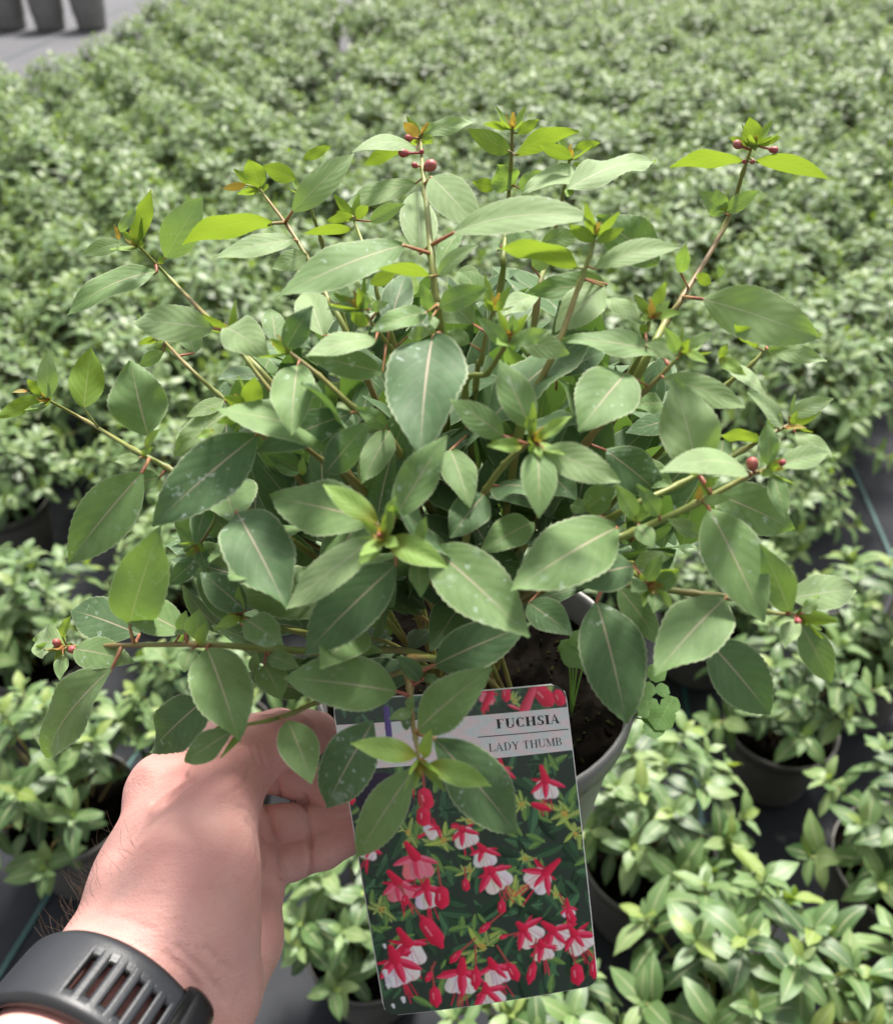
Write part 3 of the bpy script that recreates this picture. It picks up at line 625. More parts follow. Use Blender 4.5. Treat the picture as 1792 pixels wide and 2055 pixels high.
def surface_nets(f, lo, h):
    nx, ny, nz = f.shape; ins = f < 0
    c = [f[i:nx-1+i, j:ny-1+j, k:nz-1+k] for i in (0, 1) for j in (0, 1) for k in (0, 1)]
    cs = np.stack(c, -1); sg = cs < 0; act = sg.any(-1) & ~sg.all(-1)
    idx = -np.ones(act.shape, int); cells = np.argwhere(act); idx[act] = np.arange(len(cells)); vals = cs[act]
    offs = np.array([(i, j, k) for i in (0, 1) for j in (0, 1) for k in (0, 1)], float)
    acc = np.zeros((len(cells), 3)); cnt_ = np.zeros(len(cells))
    for a in range(8):
        for b in range(a+1, 8):
            if np.abs(offs[a]-offs[b]).sum() != 1: continue
            va, vb = vals[:, a], vals[:, b]; m = (va < 0) != (vb < 0)
            t = np.where(m, va/(va-vb+1e-12), 0)
            acc += m[:, None]*(offs[a]+(offs[b]-offs[a])*t[:, None]); cnt_ += m
    V = lo + (cells + acc/cnt_[:, None])*h; F = []
    for ax in range(3):
        sl0 = [slice(1, -1)]*3; sl1 = [slice(1, -1)]*3
        sl0[ax] = slice(0, -1); sl1[ax] = slice(1, None)
        A = ins[tuple(sl0)]; B = ins[tuple(sl1)]; e = np.argwhere(A != B); fl = A[tuple(e.T)]
        o = [1, 1, 1]; o[ax] = 0; e = e + np.array(o)
        b_, c_ = (ax+1) % 3, (ax+2) % 3; db = np.zeros(3, int); db[b_] = 1; dc = np.zeros(3, int); dc[c_] = 1
        q = [idx[tuple((e-x).T)] for x in (0*db, db, db+dc, dc)]
        quad = np.stack(q, -1); quad[~fl] = quad[~fl][:, ::-1]; F.append(quad)
    F = np.concatenate(F); return V, F[(F >= 0).all(1)]
allp = np.array([Q(*p[:3]) for ch, _ in HAND+FING for p in ch]); lo = allp.min(0)-.034; hi = allp.max(0)+.034
HS = .0010
ax_ = [np.arange(lo[i], hi[i], HS) for i in range(3)]
GR = np.stack(np.meshgrid(*ax_, indexing='ij'), -1)
fld = np.empty(GR.shape[:3])
for i in range(0, GR.shape[0], 16): fld[i:i+16] = hand_sdf(GR[i:i+16])
hv, hf = surface_nets(fld, lo, HS)
# creases pressed into the skin (picture position -> nearest skin, then real displacement along the surface normal)
hm = mesh('person', hv.tolist(), hf.tolist()); nrmv = np.empty(len(hv)*3); hm.vertices.foreach_get('normal', nrmv); nrmv = nrmv.reshape(-1, 3)
cR, cU, cF = (hv-np.array(CAM))@np.array(RGT), (hv-np.array(CAM))@np.array(UPV), (hv-np.array(CAM))@np.array(FWD)
hu, hvv = CU+FPX*cR/cF, CV-FPX*cU/cF
front = (nrmv*(np.array(CAM)-hv)).sum(1) > 0
CREASE = [ # polyline (display px), depth range, width px, depth mm
 ([(372, 1557), (350, 1572), (330, 1585), (306, 1608)], (.30, .40), 5, 1.6), ([(385, 1568), (362, 1583), (330, 1612)], (.30, .40), 5, 1.0), ([(345, 1555), (320, 1568)], (.3, .4), 4, .5),
 ([(556, 1520), (554, 1555), (560, 1600)], (.36, .45), 4.5, 1.8), ([(612, 1600), (618, 1640), (622, 1700)], (.36, .45), 5, 1.8), ([(605, 1610), (610, 1650)], (.36, .45), 3, .7),
 ([(618, 1690), (622, 1760)], (.36, .45), 5, 1.6), ([(535, 1620), (545, 1670), (562, 1705), (566, 1760)], (.36, .45), 5, 1.6), ([(500, 1610), (520, 1650), (530, 1690), (528, 1740)], (.34, .45), 4, .7),
 ([(330, 1915), (370, 1945), (395, 1975), (408, 2010)], (.25, .36), 6, .8), ([(355, 1900), (410, 1950), (440, 1990), (452, 2010)], (.25, .36), 6, .7), ([(205, 1835), (260, 1845), (310, 1870)], (.25, .36), 6, .35),
 ([(415, 1905), (440, 1935), (468, 1950)], (.25, .36), 7, .6), ([(470, 1590), (492, 1570), (500, 1545)], (.30, .40), 4, .5), ([(480, 1620), (500, 1628), (512, 1650)], (.3, .4), 4, .5),
 ([(495, 1650), (512, 1670), (520, 1720)], (.30, .40), 4, .5), ([(510, 1545), (535, 1540)], (.3, .4), 3, .4), ([(505, 1500), (515, 1530)], (.3, .4), 3, .5), ([(520, 1495), (530, 1528)], (.3, .4), 3, .4),
]
disp = np.zeros(len(hv))
for pl, (d0, d1), wpx, dm in CREASE:
    best = np.full(len(hv), 1e9)
    for (a, b) in zip(pl[:-1], pl[1:]):
        a = np.array(a, float); b = np.array(b, float); p = np.stack([hu, hvv], -1); h = np.clip(((p-a)@(b-a))/((b-a)@(b-a)), 0, 1)
        best = np.minimum(best, np.linalg.norm(p-a-h[:, None]*(b-a), axis=1))
    ok = front & (cF > d0) & (cF < d1)
    disp -= ok*np.exp(-(best/wpx)**2)*dm*.001
# knuckle / tendon relief
for (u, v, r, hmm) in [(300, 1545, 26, 1.6), (468, 1585, 26, 1.2), (330, 1690, 40, .5)]:
    disp += front*(cF < .38)*np.exp(-(((hu-u)**2+(hvv-v)**2)/r**2))*hmm*.001
hv = hv + nrmv*disp[:, None]
def skin_mat():
    s = N('skin'); co = s.n('TexCoord').outputs['Object']
    c = s.mix(s.ramp(s.noise(28, 4, co), .35, .68), (.585, .30, .265), (.66, .385, .34))
    c = s.mix(s.math('MULTIPLY', s.ramp(s.noise(11, 2, co), .42, .66), .6), c, (.58, .225, .20))
    c = s.mix(s.math('MULTIPLY', s.ramp(s.noise(420, 3, co), .60, .75), .22), c, (.46, .17, .12))
    wv = s.n('TexVoronoi', i_Scale=620.0, feature='DISTANCE_TO_EDGE'); s.l(co, wv.inputs['Vector'])
    mp = s.n('Mapping', i_Scale=(.30, 1.0, 1.0)); s.l(co, mp.inputs['Vector'])
    st = s.noise(420, 4, mp.outputs[0], .6)
    h = s.math('ADD', s.math('MULTIPLY', s.ramp(wv.outputs['Distance'], 0, .22), .18), s.math('MULTIPLY', st, 1.3))
    b = s.n('Bump', i_Strength=.45, i_Distance=.0009, i_Height=h)
    p = s.n('BsdfPrincipled', i_Roughness=.50); s.l(c, p.inputs['Base Color']); s.l(b.outputs[0], p.inputs['Normal'])
    p.inputs['Specular IOR Level'].default_value = .38
    p.inputs['Subsurface Weight'].default_value = .18; p.inputs['Subsurface Radius'].default_value = (1.0, .35, .2); p.inputs['Subsurface Scale'].default_value = .004
    s.l(p.outputs[0], s.out.inputs[0]); return s.m
M['skin'] = skin_mat()
HB = Vector(Q(300, 1980, .31))
person = link('person', local(mesh('person', hv.tolist(), hf.tolist()), HB), None, [M['skin']]); person.location = HB
tag(person, "left hand and wrist reaching in with thumb and fingers gripping the held pot", 'person')
# arm hairs along the back edge of the wrist
av, af = [], []
cand = np.where((np.abs((nrmv*((np.array(CAM)-hv)/np.linalg.norm(np.array(CAM)-hv, axis=1)[:, None])).sum(1)) < .35) & (hu < 275) & (hvv > 1660) & (hvv < 1900))[0]
for i in range(80):
    j = int(rnd.choice(list(cand)))
    if rnd.random() > (hvv[j]-1600)/300: continue
    p = Vector(hv[j]); n = Vector(nrmv[j]); d = (n + Vector((rnd.uniform(-.5, .5), rnd.uniform(-.2, .9), rnd.uniform(-.2, .9)))*1.1).normalized(); L = rnd.uniform(.003, .010)
    q = [p-n*.0005, p+d*L*.5, p+d*L+Vector((rnd.uniform(-1, 1), rnd.uniform(0, 1), rnd.uniform(-.5, 1)))*L*.35]
    vs, fs = tube(spline(q, 3), [.00005]*7, 3, False); k = len(av); av += vs; af += [tuple(x+k for x in f) for f in fs]
tag(link('arm_hair', local(mesh('arm_hair', av, af), HB), person, [M['hair']]), kind='stuff')

# ------------------------------------------------------------------ wristwatch strap
WA = (Q(140, 2260, .264)); WB = (Q(330, 1976, .31)); AXD = Vector(WB-WA).normalized(); WC = Vector(WA + (WB-WA)*.36)
sx = (RGT - AXD*RGT.dot(AXD)).normalized(); sy = AXD.cross(sx); 
if sy.dot(-FWD) < 0: sy = -sy
NT = 220
TH = [2*math.pi*i/NT for i in range(NT)]
ts = np.linspace(.008, .075, 300)
def radial(off):
    out = []
    for th in TH:
        d = np.array(sx*math.cos(th)+sy*math.sin(th)); P_ = np.array(WC+AXD*off)+ts[:, None]*d
        v = hand_sdf(P_); out.append(ts[int(np.argmax(v > 0))])
    return np.array(out)
rad0 = np.maximum(radial(-.013), radial(.013)); rad0 = np.maximum(rad0, radial(0))
ker = np.ones(21)/21; rad = np.convolve(np.concatenate([rad0[-10:], rad0, rad0[:10]]), ker, 'valid'); rad = np.maximum(rad, rad0-.0003)
rad = np.convolve(np.concatenate([rad[-5:], rad, rad[:5]]), np.ones(11)/11, 'valid') + .0006
def strap_pt(i, w_, off):
    th = TH[i % NT]; return WC + AXD*w_ + (sx*math.cos(th)+sy*math.sin(th))*(rad[i % NT]+off)
watch = empty('wristwatch', WC); tag(watch, 'black rubber watch strap with long slots buckled round the wrist', 'watch')
arc = np.concatenate([[0], np.cumsum([(strap_pt(i+1, 0, .003)-strap_pt(i, 0, .003)).length for i in range(NT)])])
def idx_at(px):      # strap index whose outer middle lies nearest a display pixel
    return min(range(NT), key=lambda i: (Vector(pix(strap_pt(i, 0, .003)))-Vector(px)).length + (1e4 if (sx*math.cos(TH[i])+sy*math.sin(TH[i])).dot(WC-CAM) > 0 else 0))
iS, iE = idx_at((165, 1965)), idx_at((345, 2060))
NW = 26
wid = [-.013+.026*j/NW for j in range(NW+1)]
step = 1 if ((iE-iS) % NT) < NT/2 else -1
slots = []; total = abs(arc[iE]-arc[iS]) if abs(iE-iS) < NT/2 else arc[-1]-abs(arc[iE]-arc[iS])
dens = 5                                                # finer mesh along the strap
def sp_f(a, w_, off):                                   # continuous index
    i = int(math.floor(a)); f = a-i; return strap_pt(i, w_, off).lerp(strap_pt(i+1, w_, off), f)
nslot = 7; span = (iE-iS) if abs(iE-iS) < NT/2 else (iE-iS - NT*(1 if iE > iS else -1))
for k in range(nslot): slots.append(iS + span*(k/(nslot-1)))
print('strap idx', iS, iE, 'arc', round(total*1000, 1), 'pitch', round(total/(nslot-1)*1000, 2))
perI = arc[-1]/NT
hw = .00105/perI; rim = .00175/perI; SL = .0058
vs, fs, mi = [], [], []
NA = NT*dens
for i in range(NA):
    a = i/dens
    for j in range(NW+1):
        w_ = wid[j]; e = max(0, abs(w_)-.0105)/.0025
        off = .0034 - .0022*e*e
        da = min(abs(((a-s+NT/2) % NT)-NT/2) for s in slots)
        if da < rim and abs(w_+.001) < SL+.0014: off -= .0005
        vs.append(sp_f(a, w_, off))
hole = set()
for i in range(NA):
    a = (i+.5)/dens; da = min(abs(((a-s+NT/2) % NT)-NT/2) for s in slots)
    for j in range(NW):
        if da < hw and abs((wid[j]+wid[j+1])/2+.001) < SL: continue
        i2 = (i+1) % NA
        fs.append((i*(NW+1)+j, i*(NW+1)+j+1, i2*(NW+1)+j+1, i2*(NW+1)+j))
        mi.append(1 if abs((wid[j]+wid[j+1])/2) > .0112 or (da < rim and abs((wid[j]+wid[j+1])/2+.001) < SL+.0014) else 0)
me = mesh('strap', vs, fs, None, mi)
st = link('strap', local(me, WC), watch, [M['strap'], M['strapd']])
so_ = st.modifiers.new('solid', 'SOLIDIFY'); so_.thickness = .0026; so_.offset = 0; so_.use_rim = True
nchk = (sp_f(iS, 0, .003)-WC); 
# keeper loop with its raised bar
kI = iS + span*(1.18)
kv, kf = [], []
prof = [(-.0150, -.001), (-.0158, .003), (-.0150, .0066), (-.013, .0078), (.013, .0078), (.0150, .0066), (.0158, .003), (.0150, -.001)]
na = 14
for q in range(na+1):
    t = q/na*2-1; a = kI + t*.0075/perI; b = .0022*(t**4)
    for (w_, off) in prof: kv.append(sp_f(a, w_*(1-.05*t*t), off - b*(1 if off > .002 else 0)))
n8 = len(prof)
for q in range(na):
    for k in range(n8-1): kf.append((q*n8+k, q*n8+k+1, (q+1)*n8+k+1, (q+1)*n8+k))
kf += [tuple(range(n8)), tuple(reversed(range(na*n8, na*n8+n8)))]
kp = link('keeper', local(mesh('keeper', kv, kf), WC), watch, [M['black']])
# printed arrow and groove lines on the strap
aI = iS - span/(nslot-1)*1.9
tri = [sp_f(aI - .6*np.sign(span), .0100, .00382), sp_f(aI + .9*np.sign(span), .0112, .00382), sp_f(aI + .1*np.sign(span), .0072, .00382)]
link('arrow_mark', local(mesh('arrow_mark', tri, [(0, 1, 2)]), WC), watch, [M['strapd']], False)
for (a0, a1, w0, w1) in [(-2.6, -.35, .0022, .0022), (-3.2, .6, -.0105, -.0108)]:
    p = []
    for q in range(9):
        a = iS + span/(nslot-1)*(a0+(a1-a0)*q/8); w_ = w0+(w1-w0)*q/8
        p += [sp_f(a, w_-.0005, .00385), sp_f(a, w_+.0005, .00385)]
    link('groove', local(mesh('groove', p, [(2*q, 2*q+1, 2*q+3, 2*q+2) for q in range(8)]), WC), watch, [M['strapd']], False)

# ------------------------------------------------------------------ plant card
CW, CHh = .098, .1475
exc = Vector((.977, .029, .209)); eyc = Vector((-.132, .983, -.204)); exc.normalize(); eyc.normalize()
m_ = exc.dot(eyc)*.5; ex2 = (exc-eyc*m_).normalized(); ey2 = (eyc-exc*m_); ey2 = (ey2-ex2*ey2.dot(ex2)).normalized()
toW = lambda c: RGT*c.x+UPV*c.y+FWD*c.z
CX, CY = toW(exc), toW(eyc); CN = CX.cross(CY).normalized()
if CN.dot(FWD) > 0: CN = -CN
CC = PD(954, 1718, .378)
def card_pt(x, y, off=0.0):   # x,y in metres from the card centre; gently bowed
    return CC + CX*x + CY*y + CN*(off - .0028*(y/(CHh/2))**2*.6 - .0015*(x/(CW/2))**2)
def f2card(x, y):             # F zoom pixel -> card plane metres
    u, v = rp('F', x, y); r = ray(u, v); t = (CC-CAM).dot(CN)/r.dot(CN); p = CAM+r*t-CC
    g_ = CX.dot(CY); a_, b_ = p.dot(CX), p.dot(CY); return (a_-g_*b_)/(1-g_*g_), (b_-g_*a_)/(1-g_*g_)
card = empty('plant_label_card', CC); tag(card, 'printed label card showing red and white fuchsia flowers in front of the held pot', 'label')
def round_rect(w_, h_, r, n=7):
    pts = []
    for cx, cy, a0 in ((w_/2-r, h_/2-r, 0), (-w_/2+r, h_/2-r, 90), (-w_/2+r, -h_/2+r, 180), (w_/2-r, -h_/2+r, 270)):
        for k in range(n+1):
            a = math.radians(a0+90*k/n); pts.append((cx+r*math.cos(a), cy+r*math.sin(a)))
    return pts
# body as a grid clipped to the rounded outline: rows of matching width
def card_grid(nx, ny, w_, h_, r, off):
    vs, fs, xy = [], [], []
    for j in range(ny+1):
        y = -h_/2+h_*j/ny; d = max(0, abs(y)-(h_/2-r)); half = w_/2-r+math.sqrt(max(0, r*r-d*d))
        for i in range(nx+1):
            x = half*(2*i/nx-1); vs.append(card_pt(x, y, off)); xy.append((x, y))
    for j in range(ny):
        for i in range(nx): fs.append((j*(nx+1)+i, j*(nx+1)+i+1, (j+1)*(nx+1)+i+1, (j+1)*(nx+1)+i))
    return vs, fs, xy
vs, fs, xy = card_grid(12, 40, CW, CHh, .006, -.0002)
cb = link('card_body', local(mesh('card_body', vs, fs), CC), card, [M['cardw']])
sm = cb.modifiers.new('solid', 'SOLIDIFY'); sm.thickness = .0005; sm.offset = 0
# the printed picture, painted into a fine colour grid
NX, NY = 330, 480
vs, fs, xy = card_grid(NX, NY, CW-.0008, CHh-.0008, .0056, .0003)
XY = np.array(xy); PXM = XY[:, 0]; PYM = XY[:, 1]
img = np.zeros((len(XY), 3)); img[:] = (.028, .042, .03)
rs = np.random.RandomState(3)
def blob(cx, cy, r):  # index mask near
    return np.where((np.abs(PXM-cx) < r) & (np.abs(PYM-cy) < r))[0]
KF = .3646/FPX*.378      # metres per F pixel
def paint(ix, a, col): img[ix] = img[ix]*(1-a[:, None])+np.array(col)*a[:, None] if np.ndim(col) == 1 else img[ix]*(1-a[:, None])+col*a[:, None]
def p_cap(x0, y0, r0, x1, y1, r1, col, col2=None, soft=3.0):
    a = np.array(f2card(x0, y0)); b = np.array(f2card(x1, y1)); r0 *= KF; r1 *= KF; L = np.linalg.norm(b-a)+1e-9
    ix = blob((a[0]+b[0])/2, (a[1]+b[1])/2, L/2+max(r0, r1)+.002)
    p = XY[ix]; h = np.clip(((p-a)@(b-a))/L**2, 0, 1); q = p-a-h[:, None]*(b-a); d = np.linalg.norm(q, axis=1); rr = r0+(r1-r0)*h
    al = np.clip((rr-d)/(soft*KF)+.5, 0, 1); n = np.array([-(b-a)[1], (b-a)[0]])/L; sh = np.clip((q@n)/(rr+1e-9)*.5+.5, 0, 1)
    c = np.array(col); c2 = np.array(col2) if col2 is not None else c*.62
    paint(ix, al, c2+(c-c2)*sh[:, None])
def p_leaf(x0, y0, x1, y1, wr, col, col2, midc=None):
    a = np.array(f2card(x0, y0)); b = np.array(f2card(x1, y1)); L = np.linalg.norm(b-a)+1e-9; ix = blob((a[0]+b[0])/2, (a[1]+b[1])/2, L*.8)
    p = XY[ix]; h = ((p-a)@(b-a))/L**2; n = np.array([-(b-a)[1], (b-a)[0]])/L; y = (p-a)@n
    hw_ = wr*L*np.clip(h, 0, 1)**.6*np.clip(1-h, 0, 1)**.8*.85+1e-9; inb = (h > 0) & (h < 1)
    al = np.clip((hw_-np.abs(y))/(3*KF)+.3, 0, 1)*inb
    sh = np.clip(.5+.5*y/hw_, 0, 1); sh = np.where(y > 0, .55+.45*sh, .35*sh)
    c = np.array(col2)+(np.array(col)-np.array(col2))*sh[:, None]
    if midc is not None: c = np.where((np.abs(y) < 2.0*KF)[:, None], np.array(midc), c)
    paint(ix, al, c)
RED, RED2, WHI, PNK = (.74, .022, .075), (.42, .008, .035), (.80, .70, .70), (.80, .20, .26)
for i in range(520):
    x, y = rs.uniform(40, 1540), rs.uniform(80, 1950); a = rs.uniform(0, 6.28); L = rs.uniform(70, 190); k = rs.uniform(.3, 1.25)
    p_leaf(x, y, x+L*math.cos(a), y+L*math.sin(a), rs.uniform(.45, .6), (.055*k, .13*k, .06*k), (.025*k, .065*k, .035*k), (.08*k, .17*k, .08*k))
for i in range(110):
    x, y = rs.uniform(150, 1500), rs.uniform(480, 1880); a = rs.uniform(0, 6.28); L = rs.uniform(60, 140)
    p_leaf(x, y, x+L*math.cos(a), y+L*math.sin(a), .5, (.14, .25, .06), (.07, .15, .045), (.20, .32, .09))
for (x, y, s) in [(1320, 800, 90), (650, 940, 85), (860, 1530, 110), (1040, 1230, 75), (310, 1330, 70), (1380, 910, 60), (790, 830, 60), (1080, 740, 60), (790, 1100, 60), (1270, 1240, 50), (1100, 1040, 55), (450, 900, 70), (1240, 130, 40), (1040, 180, 45)]:
    for k in range(11):
        a = rs.uniform(0, 6.28); L = s*rs.uniform(.45, 1.3); g_ = rs.uniform(.6, 1.05); x2, y2 = x+rs.uniform(-.35, .35)*s, y+rs.uniform(-.35, .35)*s; p_leaf(x2, y2, x2+L*math.cos(a), y2+L*math.sin(a), .52, (.36*g_, .46*g_, .08), (.15*g_, .27*g_, .05), (.44, .50, .17))
    for k in range(5): p_cap(x+rs.uniform(-.2, .2)*s, y+rs.uniform(-.2, .2)*s, .09*s, x+rs.uniform(-.2, .2)*s, y+rs.uniform(-.2, .2)*s, .05*s, (.55, .38, .08))
def p_bud(x0, y0, x1, y1, r, stalk=None):
    if stalk: p_cap(stalk[0], stalk[1], 5, x0, y0, 6, (.45, .08, .07))
    dx, dy = x1-x0, y1-y0
    p_cap(x0-dx*.35, y0-dy*.35, r*.3, x0, y0, r*.85, RED, RED2); p_cap(x0, y0, r*.9, x0+dx*.6, y0+dy*.6, r, (.80, .035, .10), RED2); p_cap(x0+dx*.6, y0+dy*.6, r*.95, x1, y1, r*.3, RED, RED2)
    p_cap(x0+dx*.1-r*.35, y0+dy*.1, r*.14, x0+dx*.5-r*.3, y0+dy*.5, r*.1, (.86, .22, .28))
def p_flower(x0, y0, cx, cy, s, rot=0, pink=False):
    an = math.atan2(cx-x0, cy-y0+1e-6)*.75 + rs.uniform(-.25, .25); ca_, sa_ = math.cos(an), math.sin(an)
    T_ = lambda x, y: (cx+(x*ca_+y*sa_)*s, cy+(-x*sa_+y*ca_)*s)
    wc = PNK if pink else WHI
    for k in range(6):
        q = rs.uniform(-.5, .5); p_cap(*T_(q*.3, .3), 2.0, *T_(q*.9, rs.uniform(1.2, 1.8)), 3.0, RED)
    for sx_, sy_ in ((-.8+rs.uniform(-.3, .2), -.35+rs.uniform(-.2, .4)), (.8+rs.uniform(-.2, .3), -.3+rs.uniform(-.2, .4))):
        p_leaf(*T_(0, -.2), *T_(sx_, sy_), .40, (.62, .02, .07), RED2)
    ws = rs.uniform(.8, 1.15)
    for q in (-.42, .42, 0): p_cap(*T_(q*.6, .05), s*.34*ws, *T_(q*.95, .5*ws), s*.36*ws, wc, tuple(v*rs.uniform(.6, .85) for v in wc), 7)
    for q in (-.34, -.1, .12, .35): p_cap(*T_(q*.5, 0), s*.025, *T_(q*1.15, .8*ws), s*.02, (.68, .34, .38), None, 6)
    for sx_, sy_ in ((-1.05, rs.uniform(-.1, .6)), (1.05, rs.uniform(-.1, .6)), (rs.uniform(-.5, .5), rs.uniform(.55, .95))):
        p_leaf(*T_(0, -.28), *T_(sx_*rs.uniform(.85, 1.1), sy_), rs.uniform(.40, .55), (.86, .07, .15) if not pink else (.85, .18, .26), (.50, .010, .045) if not pink else (.60, .04, .10), (.66, .02, .08))
    p_cap(x0, y0, s*.13, *T_(0, -.25), s*.27, RED, RED2)
    return
FL = [(1190,540,1215,640,80,0,0),(445,960,500,1060,95,.2,1),(350,1120,405,1200,88,.1,1),(560,1160,560,1225,80,0,0),(850,1050,925,1130,90,.3,0),(1285,1055,1195,1140,88,-.5,0),(1060,1400,1110,1450,92,.3,0),
      (1200,1400,1275,1460,92,.3,0),(1350,1430,1390,1490,85,.3,0),(1180,1500,1200,1550,70,0,0),(405,1440,460,1545,95,.3,0),(360,1540,400,1640,105,.1,0),(755,1600,750,1700,100,-.1,0),(905,1600,935,1665,88,.2,0),(880,1740,900,1800,90,0,0),
      (740,880,760,900,70,0,0),(840,960,870,1010,70,.2,0),(610,880,600,880,50,0,0),(1330,1270,1340,1330,45,0,0),(960,500,960,560,70,0,0),(250,960,240,1000,60,0,0)]
for f in FL: p_flower(f[0], f[1], f[2], f[3], f[4]*1.22, f[5], bool(f[6]))
for b in [((560,1410,640,1530),48),((545,690,560,760),42),((540,790,540,850),40),((640,1230,640,1310),42),((770,1170,775,1215),22),((970,1290,970,1345),24),((1145,1650,1125,1740),27),((1345,1350,1370,1410),28),
          ((830,1680,830,1770),30),((1025,1650,1060,1720),32),((890,1410,850,1450),20),((730,1570,690,1620),22),((605,1790,615,1870),34),((1390,1670,1400,1750),42),((1490,1640,1490,1720),30),((140,690,145,750),22),((440,1260,440,1300),20),((575,1690,560,1730),18),((990,1470,960,1480),14),((720,860,700,860),18)]:
    (x0, y0, x1, y1), r = b; p_bud(x0, y0, x1, y1, r, (x0-(x1-x0)*1.8+rs.uniform(-30, 30), y0-(y1-y0)*1.8))
p_leaf(1130, 740, 1250, 780, .5, RED, RED2); p_leaf(455, 800, 490, 640, .22, RED, RED2)
for (x, y, r) in [(330, 1680, 16), (365, 1720, 20), (345, 1755, 12), (430, 1830, 14), (375, 1870, 10), (325, 1530, 10)]: p_cap(x, y, r, x+6, y+r*1.5, r*.6, (.72, .74, .75))
# strip above the band
for b in [((1190,130,1250,200),48),((1000,120,1000,180),26),((1290,150,1310,200),34)]: p_bud(*b[0], b[1])
p_cap(1150, 120, 20, 1100, 230, 30, (.80, .10, .17), RED2); p_flower(930, 90, 900, 150, 60, 0, True); p_leaf(930, 110, 860, 240, .4, RED, RED2); p_leaf(1010, 200, 1080, 230, .4, PNK, RED)
# purple emblem at the left edge and its ribbon
p_cap(325, 715, 150, 330, 718, 150, (.022, .010, .035), (.012, .006, .02)); 
for k in range(26):
    a = 2.2+k*.085; p_cap(330+118*math.cos(a-2.0), 715+118*math.sin(a-2.0), 4, 330+118*math.cos(a-1.9), 715+118*math.sin(a-1.9), 5, (.20, .13, .45))
for k in range(14): p_cap(355+rs.uniform(0, 75), 795+rs.uniform(-6, 36), 6, 357+rs.uniform(0, 75), 797+rs.uniform(-6, 36), 5, (.17, .12, .36), (.3, .24, .5))
# soften like a print
img = np.clip(img*1.22, 0, .86)
G2 = img.reshape(NY+1, NX+1, 3); G3 = G2.copy()
for dy, dx in ((0, 1), (0, -1), (1, 0), (-1, 0)): G3 += np.roll(G2, (dy, dx), (0, 1))
img = (G3/5).reshape(-1, 3)
# white name band
bx0 = [f2card(1340, 218), f2card(1362, 455)]; byt, byb = bx0[0][1], bx0[1][1]
inb = (PYM < byt) & (PYM > byb)
blur = np.array((.62, .50, .50)) + .16*np.sin(PXM*520+np.sin(PYM*700)*2)[:, None]*np.array((1, -.3, -.2)) + rs.normal(0, .02, len(XY))[:, None]
img[inb] = (np.clip(blur, 0, 1)*.42 + .58*np.array((.80, .79, .79)))[inb]
p_cap(338, 225, 17, 352, 372, 17, (.12, .075, .30)); p_cap(300, 440, 12, 190, 640, 10, (.14, .09, .32))
img = np.clip(img*(1+rs.normal(0, .035, len(XY))[:, None]), 0, 1)
me = mesh('photo_print', vs, fs); ca = me.color_attributes.new('print', 'FLOAT_COLOR', 'POINT')
ca.data.foreach_set('color', np.concatenate([img, np.ones((len(img), 1))], 1).ravel())
s = N('printed_picture'); at = s.n('Attribute', attribute_name='print'); p = s.n('BsdfPrincipled', i_Roughness=.28); s.l(at.outputs['Color'], p.inputs['Base Color'])
p.inputs['Specular IOR Level'].default_value = .4; s.l(p.outputs[0], s.out.inputs[0]); M['print'] = s.m
link('photo_print', local(me, CC), card, [M['print']])
